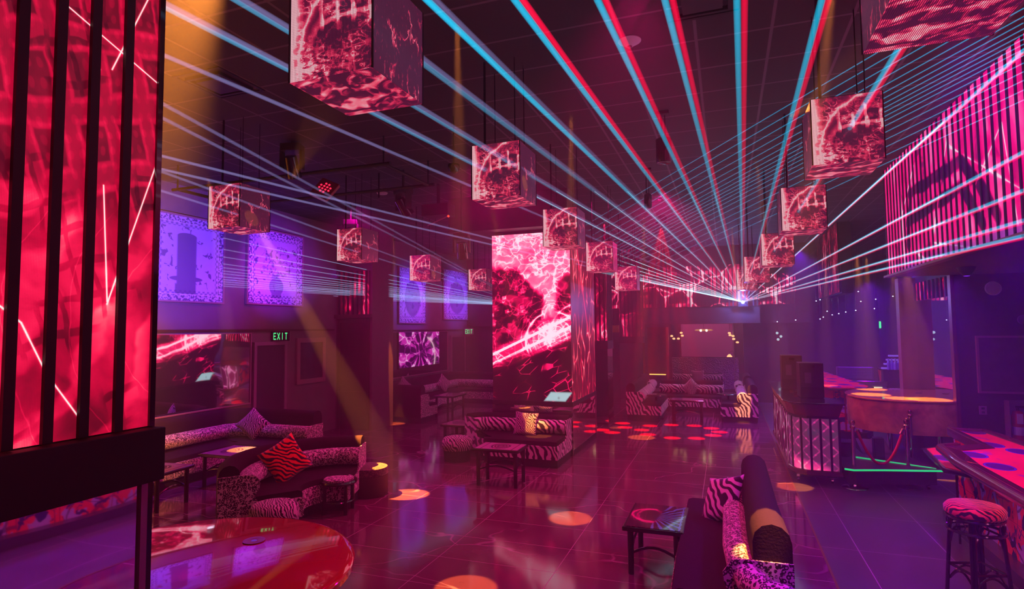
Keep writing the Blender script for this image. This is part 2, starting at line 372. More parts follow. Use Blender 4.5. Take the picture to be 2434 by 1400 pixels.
# ---------------------------------------------------------------- surface materials
def f_marble(b):
    p = geo(); x, y, z = sep(p)
    gx, gy = ab(fr(x*(1/1.22)+.30)-.5), ab(fr(y*(1/.61)+.1)-.5)
    grout = mx(sm(.4965, .4985, gx), sm(.493, .497, gy))
    n1 = noisec(p, .8, 3.0)
    w = vec(x*.6+(n1[0]-.5)*1.6, y*1.1+(n1[1]-.5)*1.4, 0.0)
    vein = sm(.012, .0, voro(w, .7))*sm(.4, .6, noise(p, .7, 2.0))*.8
    tone = noise(p, 2.0, 4.0)
    c = mixc(tone, (.075, .025, .05), (.15, .05, .10))
    c = mixc(mx(vein, grout*.8), c, (.34, .22, .30))
    plug(b.inputs['Base Color'], c)
    plug(b.inputs['Roughness'], .05+tone*.09+grout*.3)
    b.inputs['Specular IOR Level'].default_value = .75
def f_grey(b):
    p = geo(); x, y, z = sep(p)
    gx, gy = ab(fr(x*(1/.82)+.52)-.5), ab(fr(y*(1/1.22)+.3)-.5)
    grout = mx(sm(.494, .497, gx), sm(.4955, .4985, gy))
    tone = noise(p, 3.0, 4.0)
    c = mixc(tone, (.045, .035, .055), (.075, .06, .09)); c = mixc(grout, c, (.28, .24, .32))
    plug(b.inputs['Base Color'], c); plug(b.inputs['Roughness'], .30+tone*.12)
    b.inputs['Specular IOR Level'].default_value = .5
def f_ceiling(b):
    p = geo(); x, y, z = sep(p)
    gx, gy = ab(fr(x*(1/.61)+.28)-.5), ab(fr(y*(1/.61)+.42)-.5)
    g = mx(sm(.475, .482, gx), sm(.475, .482, gy))
    c = mixc(g, mixc(noise(p, 40.0, 2.0), (.035, .03, .035), (.05, .045, .05)), (.16, .14, .16))
    plug(b.inputs['Base Color'], c); b.inputs['Roughness'].default_value = .75
def f_wall(b):
    n = noise(geo(), 3.0, 5.0)
    plug(b.inputs['Base Color'], mixc(n, (.13, .09, .11), (.20, .15, .17))); b.inputs['Roughness'].default_value = .6
def f_zebra(b, sc=1.0, ca=(.62, .50, .55), cb=(.012, .008, .012)):
    p = objc(); n = noisec(p, 3.2*sc, 2.0); x, y, z = sep(p)
    w = sn((x*62.0+z*34.0+y*58.0)*sc+(n[0]-.5)*22.0+(n[1]-.5)*12.0)
    f = sm(-.25, .15, w+noise(p, 30.0*sc, 2.0)*.3-.15)
    plug(b.inputs['Base Color'], mixc(f, cb, ca)); b.inputs['Roughness'].default_value = .85
    b.inputs['Specular IOR Level'].default_value = .2; b.inputs['Sheen Weight'].default_value = .3
def f_leopard(b, sc=1.0, ca=(.66, .52, .56), cb=(.02, .012, .015)):
    p = objc(); n = noisec(p, 14.0*sc, 2.0); x, y, z = sep(p)
    w = vec(x+(n[0]-.5)*.022, y+(n[1]-.5)*.022, z+(n[2]-.5)*.022)
    d = voro(w, 27.0*sc, 'F1', .75); gap = noise(p, 40.0*sc, 1.0)
    ringf = sm(.22, .28, d)*sm(.60, .52, d)*sm(.33, .42, gap+.03)
    core = sm(.2, .1, d)*.35
    plug(b.inputs['Base Color'], mixc(sat(ringf+core*.5), ca, cb)); b.inputs['Roughness'].default_value = .85
    b.inputs['Specular IOR Level'].default_value = .2; b.inputs['Sheen Weight'].default_value = .3
def f_tile_art(b, sc=1.0, horiz=False):
    p = geo(); x, y, z = sep(p)
    a, c = (x, y) if horiz else (y*1.0+x*.3, z)
    n = noisec(vec(a, c, 2.0), 2.5*sc, 3.0)
    wa, wc = a+(n[0]-.5)*.25, c+(n[1]-.5)*.25
    leaf = sm(.53, .55, noise(vec(wa*1.3, wc, 1.0), 6.0*sc, 3.0, .8)-sm(.05, .5, n[2])*.03)
    leaf2 = sm(.57, .59, noise(vec(wa*1.2, wc*.7, 8.0), 5.0*sc, 2.0, .5))
    vine = sm(.03, .012, voro(vec(wa, wc, 4.0), 3.2*sc))
    red = mixc(n[2], (.85, .03, .06), (1.0, .07, .10))
    col = mixc(leaf2, red, (.50, .46, .95))
    col = mixc(leaf, col, (.02, .015, .20))
    col = mixc(vine*.7, col, (.03, .01, .1))
    if not horiz:
        gr = mx(sm(.488, .495, ab(fr(a*(1/.6))-.5)), sm(.496, .499, ab(fr(c*(1/.9)+.5)-.5)))
        col = mixc(gr, col, (.3, .02, .05))
    plug(b.inputs['Base Color'], col); b.inputs['Roughness'].default_value = .12
    b.inputs['Coat Weight'].default_value = .5
def f_bartop(b):
    p = geo(); x, y, z = sep(p)
    n = noisec(p, 3.0, 3.0)
    d = voro(vec(x*1.4, y*.95, 0.0), 1.7, 'F1', .6, None, True)
    disc = sm(.27, .25, d); ringd = sm(.035, .0, ab(d-.235))
    splash = sm(.60, .66, noise(vec(x, y*.6, 3.0), 5.0, 3.0, .8))
    col = mixc(n[2], (.80, .02, .05), (1.0, .05, .08))
    col = mixc(splash*.7, col, (.25, .06, .40))
    col = mixc(disc*.95, col, mixc(n[0], (.03, .012, .20), (.10, .015, .12)))
    col = mixc(ringd*.8, col, (.08, .08, .6))
    plug(b.inputs['Base Color'], col); b.inputs['Roughness'].default_value = .25; b.inputs['Coat Weight'].default_value = .15
def f_tabletop(b):
    x, y, z = sep(objc())
    n = noisec(vec(x, y, 0.0), 8.0, 3.0)
    r = ell(x+(n[0]-.5)*.06, y+(n[1]-.5)*.06, 0.0, 0.0, .17, .20)
    med = sm(1.0, .96, r)*sm(.1, .5, sn(r*22.0+n[2]*6.0)*.5+.5)
    border = sm(.012, .006, ab(mx(ab(x), ab(y))-.24))
    col = mixc(mx(med*.8, border*.5), (.50, .34, .44), (.02, .012, .03))
    plug(b.inputs['Base Color'], col); b.inputs['Roughness'].default_value = .06; b.inputs['Coat Weight'].default_value = .8
def f_tabletop_wing(b):
    x, y, z = sep(objc())
    n = noisec(vec(x, y, 0.0), 6.0, 3.0)
    wx, wy = x+(n[0]-.5)*.05, y+(n[1]-.5)*.05
    fan = M('ARCTAN2', wy+.02, wx+.04)
    wing = sm(.62, .85, sn(fan*26.0+n[2]*5.0)*.5+.5)*sm(-.02, .02, x-.02-y*.15)*sm(.26, .24, x)
    bord = sm(.010, .004, ab(ab(x)-.235))*sm(0.0, .05, x)
    face = sm(.02, .005, ab(ell(wx, wy, -.06, .0, .12, .2)-1.0)*.1)*sm(.05, -.02, x)
    gl = glow(ring(wx, wy, -.05, .02, .19), .012)*sm(.0, -.04, x)
    swirl = sm(.7, .9, sn(ell(wx, wy, -.02, -.05, .04, .05)*9.0)*.5+.5)*.35*sm(.1, .0, x)
    col = mixc(sat(wing+bord), (.012, .01, .015), (.08, .62, .60))
    col = mixc(sat(gl+face*.4+swirl*.4), col, (.85, .06, .30))
    plug(b.inputs['Base Color'], col); b.inputs['Roughness'].default_value = .06; b.inputs['Coat Weight'].default_value = .8
def f_print(b, kind=0):
    u, v = uvm()   # 0..1
    n = noisec(vec(u, v, kind*3.1), 5.0, 3.0)
    pale, ink = (.62, .56, .80), (.10, .07, .22)
    au, av = ab(u-.5), ab(v-.5)
    edge = mx(au, av)
    inner = sm(.425, .42, edge)
    borderpat = sm(.46, .52, noise(vec(u, v, 1.0), 34.0, 3.0))
    checks = sm(-.05, .05, sn(u*95.0)*sn(v*95.0))*sm(.375, .385, edge)*inner
    leaves = sm(.61, .63, noise(vec(u, v, 2.0+kind), 11.0, 3.0, .6))*sm(.40, .37, edge)
    cloud = noise(vec(u, v, 5.0), 7.0, 3.0)
    if kind == 0:
        hat = sm(.012, -.012, mx(ab(u-.46)-.135, ab(v-.46)-.31))
        brim = sm(1.05, .95, ell(u, v, .46, .26, .23, .034)); basep = sm(.01, -.01, mx(ab(u-.45)-.145, ab(v-.14)-.06))
        cap = sm(1.05, .95, ell(u, v, .46, .77, .135, .04))
        motif = mx(mx(hat, brim), mx(basep, cap))
    elif kind == 1:
        vase = sm(1.05, .95, ell(u, v, .50, .24, .13, .13)); stemv = sm(.01, -.01, mx(ab(u-.50)-.09, ab(v-.13)-.08))
        fl = sm(.52, .58, noise(vec(u, v, 9.0), 13.0, 3.0, 1.0))*sm(1.1, .7, ell(u, v, .5, .58, .30, .27))
        motif = mx(mx(vase, stemv), fl)*.75
    else:
        motif = sm(1.05, .92, ell(u, v, .5, .45, .30, .34))*(.5+n[0]*.5)
    col = mixc(cloud*.35, pale, (.40, .30, .72))
    col = mixc(sat(mx(motif, leaves)*.9+checks*.7), col, ink)
    bc = mixc(borderpat, ink, pale)
    col = mixc(inner, bc, col)
    line = sm(.004, .002, ab(edge-.425))
    col = mixc(line, col, (.9, .85, 1.0))
    plug(b.inputs['Base Color'], col); b.inputs['Roughness'].default_value = .25; b.inputs['Specular IOR Level'].default_value = .4
def f_mirror(b, wav=.006, col=(.85, .83, .86)):
    b.inputs['Base Color'].default_value = (*col, 1); b.inputs['Metallic'].default_value = 1; b.inputs['Roughness'].default_value = .025
    n = noise(geo(), 1.4, 1.0); bn = NT.nodes.new('ShaderNodeBump'); bn.inputs['Strength'].default_value = wav*20; bn.inputs['Distance'].default_value = .05
    plug(bn.inputs['Height'], n); NT.links.new(bn.outputs[0], b.inputs['Normal'])
def f_copper(b):
    p = geo(); n = noise(p, 2.6, 5.0, .6, .65)
    plug(b.inputs['Base Color'], ramp(n, [(.25, (.16, .05, .025)), (.5, (.50, .20, .07)), (.75, (.75, .40, .14))]))
    b.inputs['Metallic'].default_value = .35; b.inputs['Roughness'].default_value = .45
def f_rim(b):
    n = noise(geo(), 5.0, 4.0)
    plug(b.inputs['Base Color'], mixc(n, (.05, .012, .01), (.12, .03, .02))); b.inputs['Roughness'].default_value = .16; b.inputs['Coat Weight'].default_value = .6
def f_emboss(b):
    p = geo(); n = voro(p, 26.0, 'F1')
    b.inputs['Base Color'].default_value = (.30, .24, .27, 1); b.inputs['Metallic'].default_value = .8; b.inputs['Roughness'].default_value = .3
    bn = NT.nodes.new('ShaderNodeBump'); bn.inputs['Strength'].default_value = .9; bn.inputs['Distance'].default_value = .03
    plug(bn.inputs['Height'], n); NT.links.new(bn.outputs[0], b.inputs['Normal'])
MARBLE = material('floor_marble', f_marble); GREY = material('floor_grey_tile', f_grey)
CEIL = material('ceiling_tile', f_ceiling); WALL = material('wall_plaster', f_wall)
DARKWALL = simple('dark_wall', (.035, .028, .035), .55, var=.3)
ZEB = material('zebra_fabric', f_zebra); ZEBR = material('zebra_red_fabric', f_zebra, sc=1.5, ca=(.8, .03, .02)); ZEBRS = material('zebra_red_fine', f_zebra, sc=2.3, ca=(.7, .07, .07))
ZEBS = material('zebra_small', f_zebra, sc=1.8, ca=(.6, .42, .5)); ZEBF = material('zebra_fine', f_zebra, sc=2.6, ca=(.55, .40, .48))
LEO = material('leopard_fabric', f_leopard, sc=1.3); LEOS = material('leopard_small', f_leopard, sc=1.5)
LEOD = material('leopard_dark', f_leopard, sc=2.0, ca=(.16, .11, .08))
TILEART = material('painted_tile', f_tile_art); BARTOP = material('bar_top_art', f_bartop)
TABTOP = material('table_print', f_tabletop); TABWING = material('table_wing_print', f_tabletop_wing)
PRN = [material('print_%d' % k, f_print, kind=k) for k in range(3)]
MIRROR = material('mirror_glass', f_mirror); COPPER = material('copper_leaf', f_copper)
RIM = material('lacquered_rim', f_rim); EMBOSS = material('embossed_panel', f_emboss)
VELVET = simple('black_velvet', (.022, .012, .017), .9, spec=.15, bump=(60, .3))
BLACK = simple('black_lacquer', (.008, .006, .008), .14, coat=.5)
MATTE = simple('black_matte', (.012, .010, .013), .6)
WOOD = simple('dark_wood', (.055, .022, .018), .4, var=.3)
BRONZE = simple('bronze_trim', (.22, .09, .05), .35, metal=.6, var=.2)
CHROME = simple('chrome', (.75, .68, .70), .12, metal=1)
BRASS = simple('brass', (.9, .55, .25), .18, metal=1)
ROPE = simple('red_rope', (.75, .015, .01), .6)
REDLAQ = simple('red_lacquer', (.40, .005, .009), .045, spec=.8, coat=.8)
WHITE = simple('white_plastic', (.7, .68, .7), .4)
FRAME = simple('frame_paint', (.30, .16, .20), .4)
GREEN = emit('green_edge_glow', (.0, .75, .22), .85)
GREENX = emit('green_sign', (.05, .9, .25), 1.5)
# ---------------------------------------------------------------- mesh helpers
def newbm():
    bm = bmesh.new(); bm.loops.layers.uv.new('UVMap'); return bm
def link(name, bm, mat, parent=None, smooth=False, bevel=0.0, loc=None):
    bmesh.ops.recalc_face_normals(bm, faces=bm.faces[:]) if bm.faces else None
    me = bpy.data.meshes.new(name)
    bm.to_mesh(me); bm.free()
    for m in (mat if isinstance(mat, (list, tuple)) else [mat]): me.materials.append(m)
    if smooth:
        for p in me.polygons: p.use_smooth = True
    o = bpy.data.objects.new(name, me); COL.objects.link(o)
    if parent: o.parent = parent
    if loc: o.location = loc
    if smooth and smooth != 'all':
        try: me.set_sharp_from_angle(angle=math.radians(38))
        except Exception: pass
    if bevel:
        b = o.modifiers.new('bevel', 'BEVEL'); b.width = bevel; b.segments = 2; b.limit_method = 'ANGLE'; b.angle_limit = math.radians(40)
    return o
def thing(name, label, cat, loc=(0, 0, 0), rz=0, group=None):
    o = bpy.data.objects.new(name, None); COL.objects.link(o); o.empty_display_size = .1
    o.location = loc; o.rotation_euler = (0, 0, rz); o['label'] = label; o['category'] = cat
    if group: o['group'] = group
    return o
def tag(o, label, cat, group=None, kind=None):
    o['label'] = label; o['category'] = cat
    if group: o['group'] = group
    if kind: o['kind'] = kind
    return o
def struct(o): o['kind'] = 'structure'; return o
def kids(o): return [c for c in ALLOBJ() if c.parent == o]
def ALLOBJ(): return list(COL.objects)
def dup(root, loc, rz=None, label=None, group=None):
    r = root.copy(); COL.objects.link(r); r.location = loc
    if rz is not None: r.rotation_euler = (0, 0, rz)
    if label: r['label'] = label
    if group: r['group'] = group
    for ch in root.children[:]:
        c = ch.copy(); COL.objects.link(c); c.parent = r
        for g in ch.children[:]:
            d = g.copy(); COL.objects.link(d); d.parent = c
    return r
def box(bm, x0, x1, y0, y1, z0, z1):
    vs = [bm.verts.new((x, y, z)) for x in (x0, x1) for y in (y0, y1) for z in (z0, z1)]
    for f in ((0, 1, 3, 2), (4, 6, 7, 5), (0, 4, 5, 1), (2, 3, 7, 6), (0, 2, 6, 4), (1, 5, 7, 3)): bm.faces.new([vs[i] for i in f])
    return vs
def bx(name, x0, x1, y0, y1, z0, z1, mat, parent=None, bevel=0.0):
    bm = newbm(); box(bm, x0, x1, y0, y1, z0, z1); return link(name, bm, mat, parent, bevel=bevel)
def quad(bm, pts, uvs):
    vs = [bm.verts.new(p) for p in pts]; f = bm.faces.new(vs); L = bm.loops.layers.uv['UVMap']
    for l, uv in zip(f.loops, uvs): l[L].uv = uv
    return f
def panelobj(name, a, b, z0, z1, thick, mat, parent=None, uvs=None, backmat=MATTE):
    """upright screen from a to b (xy), its picture on the side to the right of a->b ; thickness goes behind"""
    ax, ay = a; bx_, by = b; L = math.hypot(bx_-ax, by-ay); nx, ny = (by-ay)/L, -(bx_-ax)/L
    u0, u1, v0, v1 = uvs if uvs else (0, L, z0, z1)
    bm = newbm()
    f = quad(bm, [(ax, ay, z0), (bx_, by, z0), (bx_, by, z1), (ax, ay, z1)], [(u0, v0), (u1, v0), (u1, v1), (u0, v1)])
    cx, cy_ = ax-nx*thick, ay-ny*thick; dx, dy = bx_-nx*thick, by-ny*thick
    q = lambda pts: setattr(quad(bm, pts, [(0, 0)]*4), 'material_index', 1)
    q([(dx, dy, z0), (cx, cy_, z0), (cx, cy_, z1), (dx, dy, z1)])
    q([(cx, cy_, z0), (ax, ay, z0), (ax, ay, z1), (cx, cy_, z1)])
    q([(bx_, by, z0), (dx, dy, z0), (dx, dy, z1), (bx_, by, z1)])
    q([(ax, ay, z1), (bx_, by, z1), (dx, dy, z1), (cx, cy_, z1)])
    q([(ax, ay, z0), (cx, cy_, z0), (dx, dy, z0), (bx_, by, z0)])
    bmesh.ops.remove_doubles(bm, verts=bm.verts[:], dist=1e-5)
    me = bpy.data.meshes.new(name); bm.to_mesh(me); bm.free()
    me.materials.append(mat); me.materials.append(backmat)
    o = bpy.data.objects.new(name, me); COL.objects.link(o)
    if parent: o.parent = parent
    return o
def cyl(bm, p0, p1, r0, r1=None, seg=12, caps=True):
    r1 = r0 if r1 is None else r1
    p0, p1 = Vector(p0), Vector(p1); d = (p1-p0).normalized()
    q = d.to_track_quat('Z', 'Y'); A, B = [], []
    for i in range(seg):
        a = 2*PI*i/seg; v = q @ Vector((math.cos(a), math.sin(a), 0))
        A.append(bm.verts.new(p0+v*r0)); B.append(bm.verts.new(p1+v*r1))
    for i in range(seg): bm.faces.new((A[i], A[(i+1) % seg], B[(i+1) % seg], B[i]))
    if caps: bm.faces.new(A[::-1]); bm.faces.new(B)
def lathe(bm, prof, seg=24, c=(0, 0, 0), sx=1, sy=1):
    rings = []
    for r, z in prof:
        if r < 1e-5: rings.append([bm.verts.new((c[0], c[1], c[2]+z))])
        else: rings.append([bm.verts.new((c[0]+r*sx*math.cos(2*PI*i/seg), c[1]+r*sy*math.sin(2*PI*i/seg), c[2]+z)) for i in range(seg)])
    for A, B in zip(rings, rings[1:]):
        for i in range(seg):
            j = (i+1) % seg
            if len(A) == 1 and len(B) == 1: continue
            if len(A) == 1: bm.faces.new((A[0], B[i], B[j]))
            elif len(B) == 1: bm.faces.new((A[i], A[j], B[0]))
            else: bm.faces.new((A[i], A[j], B[j], B[i]))
def tube(bm, pts, r, seg=8, closed=False):
    pts = [Vector(p) for p in pts]; n = len(pts); rings = []; prev = None
    for i, p in enumerate(pts):
        if closed: t = pts[(i+1) % n]-pts[i-1]
        else: t = pts[min(i+1, n-1)]-pts[max(i-1, 0)]
        t.normalize()
        if prev is None:
            a = Vector((0, 0, 1)) if abs(t.z) < .9 else Vector((1, 0, 0)); prev = t.cross(a).normalized()
        else:
            prev = (prev-t*prev.dot(t)); prev.normalize()
        w = t.cross(prev); rr = r[i] if isinstance(r, (list, tuple)) else r
        rings.append([bm.verts.new(p+(prev*math.cos(2*PI*k/seg)+w*math.sin(2*PI*k/seg))*rr) for k in range(seg)])
    m = n if closed else n-1
    for i in range(m):
        A, B = rings[i], rings[(i+1) % n]
        for k in range(seg): bm.faces.new((A[k], A[(k+1) % seg], B[(k+1) % seg], B[k]))
    if not closed: bm.faces.new(rings[0][::-1]); bm.faces.new(rings[-1])
def prism(bm, poly, z0, z1):
    A = [bm.verts.new((x, y, z0)) for x, y in poly]; B = [bm.verts.new((x, y, z1)) for x, y in poly]
    n = len(poly); bm.faces.new(A[::-1]); bm.faces.new(B)
    for i in range(n): bm.faces.new((A[i], A[(i+1) % n], B[(i+1) % n], B[i]))
def sweep(bm, path, prof, caps=True):
    """path: xy points; prof: (offset to the left of travel, z) closed outline"""
    P = [Vector((x, y, 0)) for x, y in path]; n = len(P); rings = []
    for i, p in enumerate(P):
        a = (P[i]-P[i-1]).normalized() if i else (P[1]-P[0]).normalized()
        b = (P[i+1]-P[i]).normalized() if i < n-1 else a
        na, nb = Vector((-a.y, a.x, 0)), Vector((-b.y, b.x, 0)); m = (na+nb).normalized()
        k = 1/max(.4, m.dot(na))
        rings.append([bm.verts.new((p.x+m.x*k*o, p.y+m.y*k*o, z)) for o, z in prof])
    m = len(prof)
    for A, B in zip(rings, rings[1:]):
        for k in range(m): bm.faces.new((A[k], A[(k+1) % m], B[(k+1) % m], B[k]))
    if caps: bm.faces.new(rings[0][::-1]); bm.faces.new(rings[-1])
def circ(cx, cz, r, n=14, a0=0, a1=2*PI): return [(cx+r*math.cos(a0+(a1-a0)*i/n), cz+r*math.sin(a0+(a1-a0)*i/n)) for i in range(n)]
def arcpts(cx, cy_, r, a0, a1, n): return [(cx+r*math.cos(math.radians(a0+(a1-a0)*i/n)), cy_+r*math.sin(math.radians(a0+(a1-a0)*i/n))) for i in range(n+1)]

# ---------------------------------------------------------------- the shell of the room
XL, YB = -8.72, 24.0
struct(bx('floor', XL-.2, .85, -2.5, YB+.2, -.1, 0, MARBLE))
struct(bx('floor_bar_side', .87, 6.7, -2.5, YB+.2, -.1, 0, GREY))
struct(bx('trim_1', .85, .87, -2.5, YB, -.1, .004, BRONZE))
struct(bx('ceiling', XL-.2, 6.7, -2.5, YB+.2, 4.82, 4.95, CEIL))
bm = newbm(); box(bm, XL-.2, XL, -2.5, YB+.2, 0, 4.82); struct(link('wall_left', bm, WALL))
bm = newbm(); box(bm, XL, 6.5, YB, YB+.2, 0, 4.82); struct(link('wall_back', bm, DARKWALL))
struct(bx('wall_right', 6.5, 6.7, -2.5, YB, 0, 4.82, DARKWALL))
struct(bx('wall_front', XL, 6.5, -2.5, -2.3, 0, 4.82, DARKWALL))
struct(bx('wall_bar_end', 3.4, 6.5, 11.0, 13.15, 0, 4.82, DARKWALL))
# ledge line of the left wall and its base
struct(bx('trim_2', XL, XL+.03, 4.0, 11.5, 2.30, 2.345, WOOD))
struct(bx('trim_3', XL, XL+.03, 12.55, YB, 2.27, 2.31, WOOD))
# dropped beam over the middle column, soffit behind the near marquee, far bulkhead
struct(bx('trim_4', -4.95, -2.6, 10.0, 13.2, 4.16, 4.82, DARKWALL))
struct(bx('trim_5', 2.56, 6.5, -2.3, 11.0, 3.09, 3.2, DARKWALL))
struct(bx('trim_6', -8.7, .98, 19.05, 19.6, 2.42, 4.82, DARKWALL))
struct(bx('wall_partition', .5, 1.75, 19.4, 19.6, 0, 2.42, DARKWALL))
struct(bx('trim_7', .98, 2.4, 19.3, 19.6, 2.42, 4.82, DARKWALL))
struct(bx('trim_8', -8.7, -3.3, 19.3, 19.5, 0, 2.42, DARKWALL))
# ceiling ribs of the T-grid are in the tiles; ducts
def vent(x, y, label):
    t = thing('ceiling_vent', label, 'vent', (x, y, 4.82))
    bm = newbm()
    for s, z in ((.30, -.012), (.22, -.03)):
        for (a, b, c, d) in ((-s, s, -s, -s+.03), (-s, s, s-.03, s), (-s, -s+.03, -s+.03, s-.03), (s-.03, s, -s+.03, s-.03)): box(bm, a, b, c, d, z, .0)
    link('frame', bm, MATTE, t); bx('diffuser', -.15, .15, -.15, .15, -.035, -.005, DARKWALL, t)
vent(-4.75, 4.4, 'square ceiling air vent in the amber glow at upper left')
vent(-.1, 4.55, 'square ceiling air vent cut by the top edge between two red beams')

# ---------------------------------------------------------------- slatted LED structures
def slats(parent, a, b, z0, z1, n, w, d, mat=MATTE, first=.5):
    """n upright slats in front (right) of the line a->b, linked copies of one"""
    ax, ay = a; bx_, by = b; L = math.hypot(bx_-ax, by-ay); ux, uy = (bx_-ax)/L, (by-ay)/L; nx, ny = uy, -ux
    proto = None
    for i in range(n):
        t = (i+first)*L/n
        if proto is None:
            bm = newbm(); h0, h1 = -w/2, w/2
            pts = [(ux*h0, uy*h0), (ux*h1, uy*h1), (ux*h1+nx*d, uy*h1+ny*d), (ux*h0+nx*d, uy*h0+ny*d)]
            prism(bm, pts, z0, z1); o = proto = link('slat', bm, mat, parent)
        else:
            o = proto.copy(); COL.objects.link(o); o.parent = parent
        o.location = (ax+ux*t+nx*.004, ay+uy*t+ny*.004, 0)
# near pillar at the left
t = thing('led_pillar', 'near pillar with tall red screen behind four black slats over a dark beam', 'pillar', (-2.4, 0, 0))
bx('core', -.36, -.03, -1.6, 1.875, 0, 4.82, MATTE, t)
panelobj('screen', (0, -1.6), (0, 1.88), 1.89, 4.82, .03, M_PILLAR, t, uvs=(-1.6, 1.88, 1.89, 4.82))
panelobj('rear_screen', (-.38, 1.86), (-.38, -1.6), 1.9, 4.82, .02, M_PILLAR, t, uvs=(1.86, -1.6, 1.9, 4.82))
for y in (.28, .41, .54, .68, .80, .93, 1.06, 1.195, 1.33, 1.46, 1.59, 1.73):
    bx('slat', .004, .022, y-.018, y+.018, 1.89, 4.82, MATTE, t)
bx('corner_post', -.36, .012, 1.875, 1.90, 0, 4.82, BLACK, t)
bx('beam', -.30, .075, -1.6, 1.905, 1.66, 1.885, MATTE, t, .004)
bm = newbm(); box(bm, -.03, .0, -1.6, 1.845, .02, 1.66); link('mirror', bm, MIRROR, t)
bx('mirror_trim', -.03, .014, 1.845, 1.875, 0, 1.66, simple('mauve_metal', (.45, .25, .42), .35, metal=.5), t)
# middle column
t = thing('led_column', 'wide middle column with bright pink abstract screen above a zebra booth', 'column', (-3.42, 11.36, 0))
X0, X1, Y0, Y1 = -.77, .77, -1.02, 1.02
bx('core', X0+.04, X1-.04, Y0+.04, Y1-.04, 0, 4.16, MATTE, t)
panelobj('screen', (X0, Y0), (X1, Y0), .97, 4.10, .03, M_COLUMN, t, uvs=(0, 1.54, .97, 4.10))
panelobj('side_screen', (X1, Y0+.03), (X1, Y1), .97, 4.10, .03, M_SIDE, t)
panelobj('side_screen', (X0, Y1), (X0, Y0+.03), .97, 4.10, .03, M_COLUMN, t, uvs=(1.54, 0, .97, 4.10))
bm = newbm(); box(bm, X0-.015, X1+.015, Y0-.015, Y1, .885, .97); link('lower_frame', bm, MATTE, t, bevel=.004)
bm = newbm(); box(bm, X0, X1, Y0, Y0+.03, .02, .885); link('mirror', bm, MIRROR, t)
bm = newbm(); box(bm, X1-.03, X1, Y0+.03, Y1-.02, .10, .885); link('mirror', bm, MIRROR, t)
bx('base', X0, X1+.005, Y0+.03, Y1, 0, .10, MATTE, t)
for y in (Y0-.004, Y1-.03): bx('edge_trim', X1-.02, X1+.012, y, y+.025, 0, .885, CHROME, t)
bx('edge_trim', X0-.01, X0+.02, Y0-.008, Y0+.02, .0, .885, CHROME, t)
# second and third columns of the row
def far_column(label, x0, x1, y0, y1, zl, ztop, art, ns, seed):
    t = thing('led_column', label, 'column', ((x0+x1)/2, (y0+y1)/2, 0)); hx, hy = (x1-x0)/2, (y1-y0)/2
    bx('core', -hx+.03, hx-.03, -hy+.03, hy-.03, 0, ztop, MATTE, t)
    panelobj('screen', (-hx, -hy), (hx, -hy), zl, ztop, .03, art, t, uvs=(seed, seed+2*hx, zl, ztop))
    panelobj('side_screen', (hx, -hy+.03), (hx, hy), zl, ztop, .03, art, t, uvs=(seed+3, seed+3+2*hy, zl, ztop))
    slats(t, (-hx, -hy), (hx, -hy), zl, ztop, ns, .035, .03); slats(t, (hx, -hy), (hx, hy), zl, ztop, max(3, ns//2), .03, .014)
    bx('lower_frame', -hx-.02, hx+.02, -hy-.02, hy, zl-.2, zl, MATTE, t)
    bm = newbm(); box(bm, -hx, hx, -hy, -hy+.02, .05, zl-.2); link('mirror', bm, MIRROR, t)
    bm = newbm(); box(bm, hx-.02, hx, -hy+.02, hy, .05, zl-.2); link('mirror', bm, MIRROR, t)
    for x in (-hx-.008, hx-.012): bx('edge_trim', x, x+.02, -hy-.01, -hy+.01, 0, zl-.2, CHROME, t)
far_column('slatted screen column just behind the wide middle column', -4.15, -2.68, 13.9, 14.6, 2.0, 4.82, M_FAR, 14, 2.0)
far_column('slatted screen column at the left end of the far header screen', -3.20, -2.48, 18.7, 19.2, 2.03, 4.82, M_FAR2, 6, 5.0)
# column on the left wall
t = thing('wall_column', 'left wall column with small slatted red screen above louvred dark doors', 'column', (-8.4, 11.56, 0))
bx('core', -.32, .68, .04, .95, 0, 4.82, simple('plum_wall', (.13, .07, .085), .5, var=.2), t)
panelobj('screen', (-.26, .0), (.62, .0), 2.68, 3.7, .03, M_FAR2, t, uvs=(8.2, 9.1, 2.6, 3.7))
slats(t, (-.26, .0), (.62, .0), 2.68, 3.7, 7, .035, .04)
bx('shelf', -.32, .68, -.05, .04, 2.60, 2.68, WOOD, t)
bm = newbm(); box(bm, -.26, -.18, .0, .04, 0, 2.58); box(bm, .54, .62, .0, .04, 0, 2.58); box(bm, -.18, .54, .0, .04, 2.48, 2.58)
link('door_frame', bm, WOOD, t, bevel=.004)
bm = newbm(); box(bm, -.18, .54, .02, .04, 0, 2.48)
for k in range(22): box(bm, -.10, .46, .008, .02, 1.75+k*.03, 1.765+k*.03)
for z in (1.70, .85): box(bm, -.18, .54, .0, .02, z, z+.03)
link('door_panel', bm, WOOD, t)
# near marquee over the bar
t = thing('marquee_screen', 'huge slatted magenta screen band over the near bar on the right', 'screen', (2.5, 0, 0))
panelobj('screen', (.0, 10.95), (.0, -2.2), 3.11, 4.82, .05, M_MARQ, t, uvs=(6.0, 19.15, 3.11, 4.82))
panelobj('end_screen', (.6, 10.99), (.0, 10.99), 3.11, 4.82, .03, M_MARQ, t, uvs=(0, .6, 3.11, 4.82))
slats(t, (.0, 10.95), (.0, 3.2), 3.10, 4.82, 46, .030, .014)
bx('lower_frame', -.05, .06, -2.2, 11.0, 3.08, 3.11, BRONZE, t)
